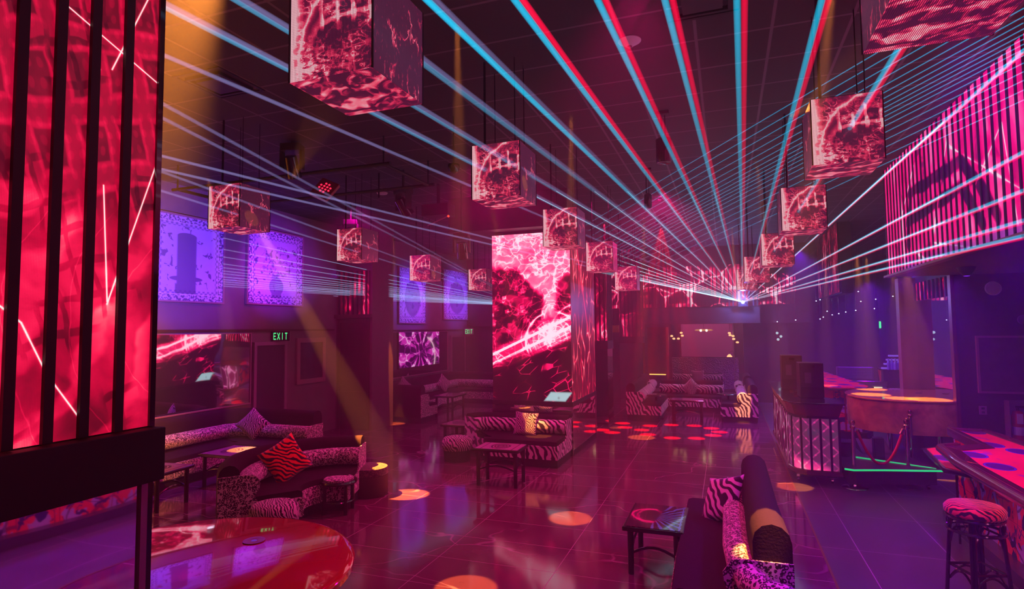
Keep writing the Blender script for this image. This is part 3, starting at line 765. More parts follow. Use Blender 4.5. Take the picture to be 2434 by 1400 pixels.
# far continuation of the marquee
t = thing('marquee_screen', 'smaller far slatted screen band right of the laser projector', 'screen', (2.6, 0, 0))
panelobj('screen', (.0, 19.2), (.0, 15.9), 3.12, 4.82, .05, M_FAR, t, uvs=(0, 3.3, 3.12, 4.82))
slats(t, (.0, 19.2), (.0, 15.9), 3.12, 4.82, 20, .03, .012)
bx('backing', .06, .3, 15.9, 19.25, 3.1, 4.82, MATTE, t)
# header screen across the far end
t = thing('header_screen', 'long slatted red screen band across the far end above the alcove', 'screen', (0, 19.0, 0))
panelobj('screen', (-2.46, .0), (.98, .0), 2.94, 4.22, .04, M_HEAD, t, uvs=(0, 3.44, 2.94, 4.22))
slats(t, (-2.46, .0), (.98, .0), 2.94, 4.22, 30, .03, .04)
panelobj('left_screen', (-5.6, .0), (-3.22, .0), 2.94, 4.22, .04, M_HEAD, t, uvs=(4, 6.4, 2.94, 4.22))
t = thing('header_screen', 'small slatted red screen strip just right of the laser projector', 'screen', (0, 19.2, 0))
panelobj('screen', (1.0, .0), (2.0, .0), 2.98, 3.9, .04, M_HEAD, t, uvs=(1, 2, 2.94, 4.22)); slats(t, (1.0, .0), (2.0, .0), 2.98, 3.9, 9, .03, .04)
# ---------------------------------------------------------------- hanging screen cubes
def make_cube(label, loc, s=.47, h=.50):
    t = thing('screen_cube', label, 'screen cube', loc, 0, 'pink screen cubes hanging from the ceiling')
    a = s/2; bm = newbm()
    quad(bm, [(-a, -a, 0), (a, -a, 0), (a, -a, h), (-a, -a, h)], [(0.001, 0), (.999, 0), (.999, 1), (0.001, 1)])
    quad(bm, [(a, -a, 0), (a, a, 0), (a, a, h), (a, -a, h)], [(1.001, 0), (1.999, 0), (1.999, 1), (1.001, 1)])
    quad(bm, [(a, a, 0), (-a, a, 0), (-a, a, h), (a, a, h)], [(0.001, 0), (.999, 0), (.999, 1), (0.001, 1)])
    quad(bm, [(-a, a, 0), (-a, -a, 0), (-a, -a, h), (-a, a, h)], [(1.001, 0), (1.999, 0), (1.999, 1), (1.001, 1)])
    quad(bm, [(-a, a, 0), (a, a, 0), (a, -a, 0), (-a, -a, 0)], [(2.001, 1), (2.999, 1), (2.999, 0), (2.001, 0)])
    me = bpy.data.meshes.new('screens'); bm.to_mesh(me); bm.free(); me.materials.append(M_CUBE)
    o = bpy.data.objects.new('screens', me); COL.objects.link(o); o.parent = t
    bx('top_plate', -a+.004, a-.004, -a+.004, a-.004, h-.012, h+.004, MATTE, t)
    for x in (-a, a):
        for y in (-a, a): bx('edge_trim', x-.004, x+.004, y-.004, y+.004, 0, h, MATTE, t)
    return t
def cords(t, h, n=4, H=None, off=((-.15, -.12), (.15, -.12), (.15, .14), (-.15, .14))):
    z1 = 4.82-t.location.z
    for i in range(n):
        x, y = off[i]; bm = newbm(); cyl(bm, (x, y, h), (x, y, z1), .005 if i else .012, seg=6); link('cord', bm, BLACK, t)
CUBES = [((-1.715, 2.45, 3.5), 'big near screen cube at upper left with amber light on its underside'),
         ((-1.92, 5.07, 3.49), 'screen cube on black cords above and left of the wide middle column'),
         ((-2.03, 7.65, 3.40), 'screen cube overlapping the top right of the wide middle column'),
         ((-2.04, 10.25, 3.31), 'screen cube just right of the wide middle column, third smallest of its row'),
         ((-2.0, 12.85, 3.13), 'smallest screen cube of the middle row, left of the laser fan'),
         ((-5.40, 5.33, 3.5), 'amber-lit screen cube in front of the two violet pictures'),
         ((-5.57, 7.95, 3.42), 'screen cube above the small slatted wall screen on the left'),
         ((-5.72, 10.5, 3.30), 'screen cube over the left laser sheet with a yellow glint'),
         ((-5.6, 13.1, 3.26), 'small screen cube half hidden behind the wide middle column'),
         ((.84, 2.66, 3.5), 'near screen cube cut by the top edge at upper right'),
         ((.88, 5.03, 3.5), 'screen cube crossed by a thick laser left of the big marquee'),
         ((.88, 7.6, 3.41), 'screen cube left of the big marquee, second below the top one'),
         ((.80, 10.2, 3.27), 'small screen cube right of the vertical laser beam, third from the top'),
         ((.62, 12.8, 3.21), 'small screen cube just above the laser source'),
         ((.52, 15.4, 3.2), 'smallest screen cube touching the laser source')]
c0 = make_cube(CUBES[0][1], CUBES[0][0])
cl = [c0]
for loc, lab in CUBES[1:]: cl.append(dup(c0, loc, 0, lab))
for c in cl: cords(c, .50)

# ---------------------------------------------------------------- booths
def dome(x0, x1, z0, z1, n=6):
    """outline of an upholstered back, x0 (outside) to x1 (seat side), round on top"""
    r = (x1-x0)/2; c = (x0+x1)/2
    return [(x0, z0)] + [(c-r*math.cos(PI*i/(2*n)*1.0) if False else c+r*math.cos(PI-PI*i/n), z1-r+r*math.sin(PI*i/n)) for i in range(n+1)] + [(x1, z0)]
def sofa(label, path, depth=.62, H=.85, prnt=LEO, bpath=None, br=.115, bz=.58, thick=.2, ends=(1, 1), group=None, org=None, skirt=(.14, .36)):
    cx = sum(p[0] for p in path)/len(path); cy_ = sum(p[1] for p in path)/len(path)
    t = thing('booth_sofa', label, 'sofa', (cx, cy_, 0), 0, group)
    P = [(x-cx, y-cy_) for x, y in path]
    B = [(x-cx, y-cy_) for x, y in bpath] if bpath else P
    bm = newbm(); sweep(bm, P, [(-thick+.02, 0), (-thick+.02, .14), (depth-.05, .14), (depth-.05, 0)]); link('plinth', bm, MATTE, t)
    bm = newbm(); sweep(bm, P, [(-.02, .14), (-.02, .44), (depth-.06, .445), (depth-.015, .43), (depth-.004, .40), (depth-.004, .14)]); link('seat', bm, VELVET, t, smooth=True)
    bm = newbm(); sweep(bm, P, dome(-thick, .0, .14, H)); link('backrest', bm, VELVET, t, smooth=True)
    bm = newbm(); sweep(bm, P, [(depth-.004, skirt[0]), (depth-.004, skirt[1]), (depth+.008, skirt[1]-.005), (depth+.008, skirt[0])]); link('skirt', bm, prnt, t)
    bm = newbm(); sweep(bm, B, circ(br*.85, bz, br, 16)); link('bolster', bm, prnt, t, smooth=True)
    L = [(-thick-.004, .14), (depth+.008, .14), (depth+.008, .36), (.20, .37), (.15, .45), (.19, .52), (.20, .60), (.14, .69), (.05, .70), (-thick-.004, .70)]
    for k, (i, j) in enumerate(((0, 1), (-1, -2))):
        if not ends[k]: continue
        a, b = Vector(P[i]), Vector(P[j]); d = (a-b).normalized()
        q = [(a.x, a.y), (a.x+d.x*.02, a.y+d.y*.02)]
        if k == 0: q = q[::-1]
        bm = newbm(); sweep(bm, q, L); link('end_panel', bm, prnt, t)
    return t
sofa('long leopard-bolster booth under the mirror on the left wall', [(-6.65, 8.25), (-7.9, 8.25), (-8.2, 8.15), (-8.34, 7.9), (-8.36, 7.4), (-8.36, 3.0)], .62, .93, LEOS, thick=.22)
cs = arcpts(-4.55, 6.0, 1.04, 106, 236, 16)
sofa('curved leopard-trimmed booth with the red zebra cushion, beside the tall stool', cs, .68, .82, LEO, thick=.22)
sofa('zebra-striped booth at the foot of the wide middle column', [(-2.67, 10.08), (-4.1, 10.08), (-4.32, 10.0), (-4.42, 9.85)], .74, .76, ZEB, thick=.2, br=.12)
sofa('black sofa at the lower right with leopard bolster and amber spot on its back', [(.13, 4.42), (.11, 5.2), (.11, 6.75)], .56, .95, LEO,
     bpath=[(.36, 4.16), (.28, 4.2), (.2, 4.34), (.14, 4.6), (.11, 5.0), (.11, 5.6), (.11, 5.95)], thick=.25, br=.10)
sofa('horseshoe leopard booth behind the wall column on the left', [(-6.5, 17.4), (-8.3, 17.4), (-8.38, 17.3), (-8.38, 13.1), (-8.3, 13.0), (-7.1, 13.0)], .62, .93, LEOS, thick=.22)
sofa('zebra booth on the left of the far seating circle', [(-2.18, 17.2), (-2.18, 14.85)], .62, .92, ZEB, thick=.22, br=.13)
sofa('zebra booth on the right of the far seating circle', [(.45, 15.15), (.45, 17.2)], .62, .92, ZEB, thick=.22, br=.13)
sofa('zebra booth facing us in the middle of the far seating circle', [(-.12, 17.3), (-1.8, 17.3)], .6, .82, ZEB, thick=.2, br=.12)
sofa('short zebra booth further back at far left', [(-2.28, 18.55), (-2.28, 17.55)], .55, .9, ZEB, thick=.22, br=.13)
sofa('short zebra booth further back at far right', [(.42, 17.55), (.42, 18.75)], .55, .95, ZEB, thick=.22, br=.13)
sofa('last zebra booth under the embossed panel in the alcove', [(-.15, 21.2), (-1.75, 21.2)], .6, .72, ZEB, thick=.2, br=.12)

# ---------------------------------------------------------------- cushions
def pillow(label, loc, rot, mat, w=.42, tk=.13, group=None):
    bm = newbm(); n = 12; V = {}
    for s in (1, -1):
        for i in range(n+1):
            for j in range(n+1):
                a, b = -1+2*i/n, -1+2*j/n
                e = (1-abs(a)**3)*(1-abs(b)**3)
                pin = 1-.10*((1-abs(a)**2)*abs(b)**3+(1-abs(b)**2)*abs(a)**3)*1.0
                z = s*tk/2*max(0, e)**.55
                x, y = a*w/2*(1-.10*(1-a*a)*0-.09*(1-b*b)*abs(a)**2), b*w/2*(1-.09*(1-a*a)*abs(b)**2)
                if e <= 1e-9 and s < 0: V[s, i, j] = V[1, i, j]
                else: V[s, i, j] = bm.verts.new((x, y, z))
        for i in range(n):
            for j in range(n):
                q = [V[s, i, j], V[s, i+1, j], V[s, i+1, j+1], V[s, i, j+1]]
                bm.faces.new(q if s > 0 else q[::-1])
    o = link('cushion', bm, mat, None, smooth='all'); o.location = loc
    if len(rot) == 2:   # (which way it faces, turn about that axis)
        q = Vector(rot[0]).to_track_quat('Z', 'Y') @ Matrix.Rotation(math.radians(rot[1]), 3, 'Z').to_quaternion(); o.rotation_euler = q.to_euler()
    else: o.rotation_euler = tuple(math.radians(a) for a in rot)
    return tag(o, label, 'cushion', group)
pillow('red zebra cushion leaning on the curved leopard booth', (-5.26, 6.0, .68), ((.80, -.50, .35), 28), ZEBR, .50)
pillow('small-patterned cushion standing on its corner where the left wall booth bends', (-7.72, 8.0, .70), (80, 45, 25), ZEBF, .42)
pillow('violet-lit cushion at the left end of the wall booth beside the pillar', (-8.08, 6.32, .66), (70, 20, 80), LEOS, .46)
pillow('pale zebra cushion caught by amber light on the middle column booth', (-3.36, 9.82, .63), (72, 4, 6), ZEBF, .42)
pillow('pink and black zebra cushion leaning on the lower right sofa back', (-.08, 6.12, .63), ((-.72, -.52, .55), 20), ZEB, .48, .13)
pillow('diamond-set cushion on the booth facing us in the far seating circle', (-.95, 17.12, .62), (80, 45, 0), ZEBF, .40)
pillow('cushion on the last zebra booth in the alcove', (-.95, 21.0, .62), (80, 0, 0), ZEBF, .42)
pillow('dark cushion on the booth behind the left wall column', (-8.05, 15.9, .68), (75, 40, 60), ZEBS, .44)
pillow('small cushion showing behind the dark booth back beside the wall mirror', (-8.15, 13.75, .78), (78, 42, 60), ZEBF, .42)

# ---------------------------------------------------------------- tables and stools
def make_table(label, loc, sx=.54, sy=.54, h=.5, rz=0, top=None):
    t = thing('side_table', label, 'table', loc, rz); a, b = sx/2, sy/2
    bm = newbm(); box(bm, -a, a, -b, b, h-.045, h-.004); link('table_edge', bm, BLACK, t, bevel=.012)
    bm = newbm(); box(bm, -a+.03, a-.03, -b+.03, b-.03, h-.006, h); link('printed_top', bm, top or TABTOP, t)
    for x in (-a+.07, a-.07):
        for y in (-b+.07, b-.07):
            bm = newbm(); cyl(bm, (x, y, 0), (x, y, h-.045), .028, .03, 12); link('leg', bm, BLACK, t, smooth=True)
    for y in (-b+.07, b-.07):
        bm = newbm(); tube(bm, [(-a+.07+(2*a-.14)*k/8, y, h*.42+.07*math.sin(PI*k/8)) for k in range(9)], .013, 6); link('stretcher', bm, BLACK, t, smooth=True)
    for x in (-a+.07, a-.07):
        bm = newbm(); tube(bm, [(x, -b+.07+(2*b-.14)*k/8, h*.42+.07*math.sin(PI*k/8)) for k in range(9)], .013, 6); link('stretcher', bm, BLACK, t, smooth=True)
    return t
make_table('black side table with teal wing print in front of the lower right sofa', (-.69, 5.97, 0), .56, .80, .45, 0, TABWING)
make_table('violet-topped table beside the near pillar, before the left wall booth', (-7.15, 5.75, 0), .62, .62, .5, .1)
make_table('table with an amber pool of light on its top, left wall booth', (-7.1, 6.95, 0), .62, .70, .5, 0)
make_table('low printed table in front of the middle column booth', (-3.22, 8.24, 0), .72, .52, .55, .03)
make_table('small printed table left of the middle column booth', (-4.85, 10.25, 0), .52, .60, .52, -.05)
make_table('small table inside the horseshoe booth behind the wall column', (-6.95, 14.1, 0), .6, .8, .58, 0)
make_table('low dark table before the middle booth of the far seating circle', (-.92, 14.7, 0), .78, .5, .58, 0)
def round_side(label, loc, r=.28, h=.6):
    t = thing('round_side_table', label, 'table', loc)
    bm = newbm(); lathe(bm, [(0, h-.03), (r-.01, h-.03), (r, h-.02), (r, h-.008), (r-.012, h), (0, h)], 32); link('table_top', bm, BLACK, t, smooth=True)
    bm = newbm(); cyl(bm, (0, 0, .02), (0, 0, h-.03), .03, seg=14); link('pedestal', bm, BLACK, t, smooth=True)
    bm = newbm(); lathe(bm, [(0, 0), (.19, 0), (.19, .015), (.05, .03), (0, .03)], 24); link('foot', bm, BLACK, t, smooth=True)
round_side('round shiny table beside the right zebra booth', (.0, 16.0, 0)); round_side('round dark table beside the left zebra booth', (-1.72, 15.3, 0), .26)
def pouf(label, loc, r, h, mat, cat='pouf', low=.06):
    t = thing('pouf', label, cat, loc)
    pr_ = [(0, h), (r*.55, h-.002), (r*.85, h-.02), (r*.97, h-.06), (r, h-.11), (r*.99, max(low, h-.24))]
    bm = newbm(); lathe(bm, pr_+[(r*.94, low+.0), (0, low)], 32); link('cushion', bm, mat, t, smooth='all')
    bm = newbm(); lathe(bm, [(0, 0), (r*.85, 0), (r*.9, low+.01), (0, low+.01)], 28); link('base', bm, MATTE, t, smooth=True)
pouf('zebra-print pouf at the near end of the curved leopard booth', (-4.72, 5.22, 0), .26, .43, ZEBF, low=.2)
pouf('dark pouf between the small table and the middle column booth', (-4.52, 9.45, 0), .27, .42, ZEBS, low=.2)
pouf('zebra pouf behind the far end of the lower right sofa', (.02, 7.5, 0), .26, .43, ZEBF, low=.15)
pouf('sparkly dark pouf cut by the bottom edge in front of the lower right sofa', (-.12, 4.02, 0), .25, .44, LEOD, low=.15)
t = thing('ottoman', 'tall dark drum ottoman with leopard band catching amber light', 'ottoman', (-4.78, 7.13, 0))
bm = newbm(); lathe(bm, [(0, .40), (.2, .4), (.25, .385), (.26, .36), (.26, .29), (0, .29)], 36); link('seat', bm, LEOD, t, smooth=True)
bm = newbm(); lathe(bm, [(0, 0), (.25, 0), (.258, .02), (.258, .285), (0, .285)], 36); link('body', bm, simple('olive_velvet', (.07, .05, .03), .9, bump=(60, .4)), t, smooth=True)
t = thing('low_stool', 'round leopard-topped stool with dark posts beside the curved booth', 'stool', (-4.70, 6.33, 0))
bm = newbm(); lathe(bm, [(0, .445), (.15, .44), (.185, .425), (.19, .40), (0, .40)], 32); link('seat', bm, LEOS, t, smooth=True)
bm = newbm(); lathe(bm, [(.17, .36), (.225, .365), (.235, .385), (.225, .405), (.17, .41), (.17, .36)], 32); link('rim', bm, BLACK, t, smooth=True)
for k in range(4):
    a = PI/4+k*PI/2+.3; x, y = .19*math.cos(a), .19*math.sin(a)
    bm = newbm(); cyl(bm, (x, y, 0), (x, y, .37), .024, seg=12); link('leg', bm, BLACK, t, smooth=True)
bm = newbm(); tube(bm, arcpts3 if False else [(.185*math.cos(2*PI*k/24), .185*math.sin(2*PI*k/24), .15) for k in range(24)], .012, 6, True); link('ring_stretcher', bm, BLACK, t, smooth=True)
# large round red table
t = thing('round_table', 'large glossy red round table in the left foreground beside the pillar', 'table', (-3.40, 2.92, 0))
R = 1.10
bm = newbm(); lathe(bm, [(0, .75), (R-.05, .75), (R-.02, .744), (R, .725), (R, .69), (R-.02, .665), (R-.08, .655), (0, .655)], 96); link('table_top', bm, REDLAQ, t, smooth=True)
bm = newbm(); lathe(bm, [(0, 0), (.42, 0), (.40, .04), (.14, .10), (.12, .60), (.3, .655), (0, .655)], 40); link('pedestal', bm, MATTE, t, smooth=True)
bm = newbm(); lathe(bm, [(.02, .752), (.075, .752), (.078, .756), (.028, .756), (.02, .752)], 28, (.07, .56, 0)); g = link('grommet', bm, simple('grommet_violet', (.25, .18, .5), .3), t, smooth=True)
bm = newbm(); lathe(bm, [(0, .751), (.022, .751), (.022, .7535), (0, .7535)], 20, (.07, .56, 0)); link('grommet_hole', bm, BLACK, t)
# bar stool in rattan
t = thing('bar_stool', 'tall black rattan bar stool with red zebra seat at the near bar', 'stool', (1.93, 6.05, 0), .35)
bm = newbm(); lathe(bm, [(0, .80), (.12, .798), (.19, .785), (.215, .755), (.215, .715), (.19, .69), (0, .69)], 32); link('seat', bm, ZEBRS, t, smooth='all')
bm = newbm()
for z, r in ((.68, .195), (.575, .20)): tube(bm, [(r*math.cos(2*PI*k/28), r*math.sin(2*PI*k/28), z) for k in range(28)], .012, 7, True)
link('seat_frame', bm, BLACK, t, smooth=True)
bm = newbm()
for k in range(8):
    a = 2*PI*(k+.5)/8; rr = .035
    tube(bm, [(.197*math.cos(a+math.cos(q)*rr/.2), .197*math.sin(a+math.cos(q)*rr/.2), .627+math.sin(q)*.043) for q in [2*PI*i/12 for i in range(12)]], .006, 5, True)
link('loop_apron', bm, BLACK, t, smooth=True)
for k in range(4):
    a = PI/4+k*PI/2; c, s = math.cos(a), math.sin(a); bm = newbm()
    for d in (-.012, .012):
        tube(bm, [((.17+.0*z)*c-d*s, (.17)*s+d*c, .69) if False else ((.17+.05*(1-z/.69))*c-d*s, (.17+.05*(1-z/.69))*s+d*c, z) for z in (0, .2, .4, .69)], .014, 7)
    link('leg', bm, BLACK, t, smooth=True)
    b_ = a+PI/2; r2 = .195; bm = newbm()
    P0 = Vector((r2*c, r2*s, 0)); P1 = Vector((r2*math.cos(b_), r2*math.sin(b_), 0))
    tube(bm, [P0.lerp(P1, q/10)+Vector((0, 0, .25)) for q in range(11)], .011, 6); link('footrest', bm, BLACK, t, smooth=True)
    bm = newbm(); tube(bm, [P0.lerp(P1, q/10)+Vector((0, 0, .13+.10*math.sin(PI*q/10))) for q in range(11)], .010, 6); link('lower_arch', bm, BLACK, t, smooth=True)
    bm = newbm(); tube(bm, [P0.lerp(P1, q/10)*.93+Vector((0, 0, .44+.12*min(1, 2.2*math.sin(PI*q/10)))) for q in range(11)], .010, 6)
    link('upper_arch', bm, BLACK, t, smooth=True)
# ---------------------------------------------------------------- near bar
t = thing('bar_counter', 'near bar counter with red painted top, lacquered rim and floral tile front', 'bar', (2.5, 3, 0))
T0 = (2.5, 3)
def loc_(pts): return [(x-T0[0], y-T0[1]) for x, y in pts]
outer = [(1.97, -2.2), (1.97, 6.42), (2.06, 7.14), (2.44, 7.39), (2.47, 8.48), (2.86, 8.45), (2.95, 7.2), (2.95, -2.2)]
inner = [(2.10, -2.2), (2.10, 6.38), (2.17, 7.04), (2.53, 7.28), (2.57, 8.38), (2.78, 8.36), (2.86, 7.2), (2.86, -2.2)]
bm = newbm(); prism(bm, loc_(inner), 1.0, 1.05); link('painted_top', bm, BARTOP, t)
bm = newbm()
n = len(outer)
for i in range(n-1):
    a, b, c, d = outer[i], outer[i+1], inner[i+1], inner[i]
    q = loc_([a, b, c, d]); A = [bm.verts.new((x, y, .97)) for x, y in q]; B = [bm.verts.new((x, y, 1.075 if k < 2 else 1.055)) for k, (x, y) in enumerate(q)]
    bm.faces.new(A[::-1]); bm.faces.new(B)
    for k in range(4): bm.faces.new((A[k], A[(k+1) % 4], B[(k+1) % 4], B[k]))
link('rim', bm, RIM, t, bevel=.012)
bm = newbm(); tube(bm, [(*p, 1.045) for p in loc_([(1.955, -2.2), (1.955, 6.43), (2.03, 7.16), (2.2, 7.27)])], .048, 12); link('arm_rail', bm, RIM, t, smooth=True)
bm = newbm(); prism(bm, loc_([(2.48, -2.2), (2.48, 8.3), (2.56, 8.3), (2.56, -2.2)]), .12, .99); link('tile_front', bm, TILEART, t)
bm = newbm(); prism(bm, loc_([(2.30, -2.2), (2.34, 8.32), (2.6, 8.32), (2.6, -2.2)]), 0, .12); link('kick_base', bm, simple('violet_base', (.06, .04, .09), .25), t)
bm = newbm(); prism(bm, loc_([(2.58, -2.2), (2.58, 8.3), (2.9, 8.25), (2.9, -2.2)]), .0, .98); link('carcass', bm, MATTE, t)
bm = newbm(); prism(bm, loc_([(2.16, -2.0), (2.16, 6.9), (2.20, 6.9), (2.20, -2.0)]), .955, .968); link('light_strip', bm, emit('added_pink_strip', (1, .22, .6), 9.0), t)  # glowing strip added under the overhang to light the tile front
t2 = thing('drink_shelf', 'small pink printed shelf table jutting out left of the near bar', 'table', (2.2, 7.4, 0))
q = [(x-2.2, y-7.4) for x, y in ((2.09, 8.0), (1.97, 6.93), (2.14, 6.72), (2.5, 7.0), (2.44, 8.3))]
bm = newbm(); prism(bm, q, .85, .89); link('shelf_edge', bm, BLACK, t2, bevel=.008)
bm = newbm(); prism(bm, [(x*.88+.01, y*.90) for x, y in q], .889, .896); link('printed_top', bm, BARTOP, t2)
bm = newbm(); cyl(bm, (.05, .1, 0), (.05, .1, .85), .012, seg=10); link('leg', bm, BLACK, t2)
# far bar
t = thing('bar_counter', 'far bar counter with red top and floral front behind the copper stage', 'bar', (2.1, 15.5, 0)); T0 = (2.1, 15.5)
outer = [(1.66, 19), (1.64, 13.9), (1.95, 13.42), (2.65, 13.42), (2.85, 14.0), (2.6, 19)]
inner = [(1.76, 18.9), (1.74, 13.95), (2.0, 13.52), (2.6, 13.52), (2.75, 14.0), (2.5, 18.9)]
bm = newbm(); prism(bm, loc_(outer), 1.0, 1.04); link('rim', bm, RIM, t, bevel=.01)
bm = newbm(); prism(bm, loc_(inner), 1.035, 1.048); link('painted_top', bm, BARTOP, t)
bm = newbm(); prism(bm, loc_([(1.9, 18.9), (1.9, 14.1), (2.1, 13.72), (2.55, 13.72), (2.7, 14.1), (2.5, 18.9)]), .14, 1.0); link('tile_front', bm, TILEART, t)
bm = newbm(); prism(bm, loc_([(1.8, 18.9), (1.8, 14.0), (2.05, 13.6), (2.6, 13.6), (2.8, 14.0), (2.55, 18.9)]), 0, .14); link('kick_base', bm, MATTE, t)
# back-bar machines
t = thing('ice_bin', 'wide steel ice bin with a bright front strip behind the far bar', 'ice bin', (3.25, 17.3, 0))
bx('body', -.5, .5, -.25, .3, 0, .78, simple('violet_steel', (.3, .25, .4), .3, metal=.7), t, .01); bx('lid', -.52, .52, -.28, .32, .78, .9, CHROME, t, .01)
bx('light_strip', -.42, .40, -.285, -.27, .70, .76, emit('strip_glow', (.9, .8, .45), 1.1), t)
t = thing('back_screen', 'low slatted violet machine standing on the ice bin', 'machine', (3.15, 17.55, .9))
bx('case', -.42, .42, -.1, .12, 0, .32, simple('violet_case', (.12, .06, .2), .4), t, .01)
bm = newbm(); [box(bm, -.38, .38, -.115, -.1, .04+k*.04, .06+k*.04) for k in range(7)]; link('louvre', bm, simple('violet_louvre', (.25, .15, .4), .35), t)
t = thing('bucket', 'red bucket beside the violet machine on the back bar', 'bucket', (3.78, 17.4, .9))
bm = newbm(); lathe(bm, [(0, 0), (.10, 0), (.13, .25), (.14, .26), (.12, .255), (.09, .02), (0, .02)], 24); link('pail', bm, simple('red_plastic', (.7, .02, .03), .3), t, smooth=True)
t = thing('bottle_shelf', 'stepped violet-lit bottle shelf left of the brown mirror column', 'shelf', (4.1, 17.2, 0))
bx('cabinet', -.4, .5, -.1, .5, 0, 1.2, MATTE, t, .01)
for k in range(4): bx('step', -.4+k*.08, .5, .0+k*.11, .11+k*.11, 1.2+k*.10, 1.24+k*.10, emit('step_glow', (.30, .12, 1), .55), t)
def bottle_proto(loc, mat, label):
    t = thing('bottle', label, 'bottle', loc, 0, 'bottles on the back bar')
    bm = newbm(); lathe(bm, [(0, 0), (.036, 0), (.038, .01), (.038, .17), (.030, .20), (.013, .23), (.013, .29), (0, .29)], 14); link('glass', bm, mat, t, smooth=True)
    bm = newbm(); cyl(bm, (0, 0, .285), (0, 0, .31), .015, seg=10); link('cap', bm, BLACK, t)
    return t
bgl = simple('blue_glass', (.35, .3, .9), .08, spec=.8, coat=.5)
b0 = bottle_proto((3.80, 16.98, 1.2), bgl, 'violet-lit bottle on the back bar behind the copper stage')
for k in range(11):
    dup(b0, (3.80+.072*(k+1)+random.uniform(-.01, .01), 16.98-(k % 2)*.05, 1.2))
# ---------------------------------------------------------------- copper stage, mirror column
t = thing('dance_stage', 'copper half-round raised stage with amber light pools on top', 'stage', (2.9, 12, 0)); T0 = (2.9, 12)
st = [(3.39, 11.04), (3.0, 11.0), (2.7, 11.02), (2.42, 11.12), (2.2, 11.28), (2.07, 11.5), (2.01, 11.8), (2.03, 12.15), (2.14, 12.5), (2.36, 12.8), (2.7, 13.0), (3.05, 13.08), (3.39, 13.1)]
bm = newbm(); prism(bm, loc_(st), .55, 1.07); link('drum', bm, COPPER, t, smooth=True)
bm = newbm(); prism(bm, [(x*1.015-.01, y*1.015) for x, y in loc_(st)], 1.07, 1.10); link('stage_top', bm, simple('amber_top', (.62, .30, .10), .12, coat=.6, var=.2), t, bevel=.006)
for x, y in ((2.6, 11.75), (2.75, 12.5), (3.25, 11.5)):
    bm = newbm(); cyl(bm, (x-2.9, y-12, 0), (x-2.9, y-12, .56), .035, seg=14); link('leg', bm, CHROME, t, smooth=True)
bm = newbm(); lathe(bm, [(0, 1.101), (.05, 1.101), (.05, 1.106), (0, 1.106)], 18, (.28, .25, 0)); link('pole_socket', bm, BLACK, t)
t = thing('mirror_column', 'brown column with tall mirror below a small red screen beside the stage', 'column', (3.4, 12.05, 0))
bm = newbm(); box(bm, -.02, .0, -.92, .92, 1.10, 2.76); link('mirror', bm, material('mirror_clear', f_mirror, wav=.002), t)
panelobj('screen', (-.02, .92), (-.02, -.92), 2.76, 3.09, .02, M_FAR2, t, uvs=(3, 4.84, 2.6, 3.1))
slats(t, (-.02, .92), (-.02, -.92), 2.76, 3.09, 9, .04, .03)
bx('edge_trim', -.05, .02, -1.05, -.92, 0, 3.09, BRONZE, t, .005); bx('edge_trim', -.28, .02, .92, 1.14, 0, 3.2, simple('brown_panel', (.16, .075, .06), .45, var=.2), t, .005)
# ---------------------------------------------------------------- mixing booth
t = thing('mixing_booth', 'freestanding booth on castors with pink screen sides behind black bars', 'booth', (1.15, 11.3, 0)); T0 = (1.15, 11.3)
bp = [(.86, 13.0), (.86, 9.95), (.93, 9.70), (1.08, 9.60), (1.50, 9.60), (1.50, 10.2), (1.32, 10.5), (1.32, 13.0)]
def grow(pts, d):
    cx = sum(p[0] for p in pts)/len(pts)
    return [(x+(d if x > 1.15 else -d), y+(d if y > 11.3 else -d)) for x, y in pts]
bm = newbm(); prism(bm, loc_(grow(bp, -.05)), .10, .99); link('carcass', bm, MATTE, t)
bm = newbm(); prism(bm, loc_(grow(bp, .03)), .13, .21); link('lower_frame', bm, RIM, t, bevel=.02)
bm = newbm(); prism(bm, loc_(grow(bp, .0)), .95, .99); link('upper_frame', bm, MATTE, t, bevel=.008)
bm = newbm(); q0, q1 = loc_(grow(bp, .0)), loc_(grow(bp, .05))
A = [bm.verts.new((x, y, .99)) for x, y in q0]; B = [bm.verts.new((x, y, 1.16)) for x, y in q1]; m_ = len(A)
bm.faces.new(A[::-1]); bm.faces.new(B)
for i in range(m_): bm.faces.new((A[i], A[(i+1) % m_], B[(i+1) % m_], B[i]))
link('wooden_band', bm, simple('band_wood', (.12, .04, .03), .35, var=.4), t)
bm = newbm(); prism(bm, loc_(grow(bp, .075)), 1.16, 1.185); link('worktop', bm, BLACK, t, bevel=.006)
seq = [(.86, 13.0), (.86, 9.95), (.93, 9.70), (1.08, 9.60), (1.50, 9.60)]
u0 = 0
L_ = loc_(seq)
panelobj('side_screen', L_[0], L_[1], .21, .95, .02, M_BOOTHS, t)
for k in (1, 2, 3):
    a, b = L_[k], L_[k+1]; l = math.hypot(b[0]-a[0], b[1]-a[1])
    panelobj('screen', a, b, .21, .95, .02, M_BOOTH, t, uvs=(u0, u0+l, .2, .95)); u0 += l
for k in range(12): bx('slat', -.302, -.29, 1.55-k*.26, 1.57-k*.26, .20, .96, MATTE, t)
for (x, y) in ((.895, 9.82), (1.0, 9.645), (1.12, 9.59), (1.25, 9.585), (1.38, 9.585), (1.49, 9.585)):
    bx('slat', x-1.15-.014, x-1.15+.014, y-11.3-.03, y-11.3+.005, .20, .96, MATTE, t)
for (x, y) in ((.95, 9.75), (1.4, 9.75), (.95, 12.8), (1.25, 12.8)):
    bm = newbm(); cyl(bm, (x-1.15-.015, y-11.3, .04), (x-1.15+.015, y-11.3, .04), .04, seg=14); box(bm, x-1.15-.02, x-1.15+.02, y-11.3-.02, y-11.3+.02, .07, .11); link('castor', bm, CHROME, t)
bm = newbm()
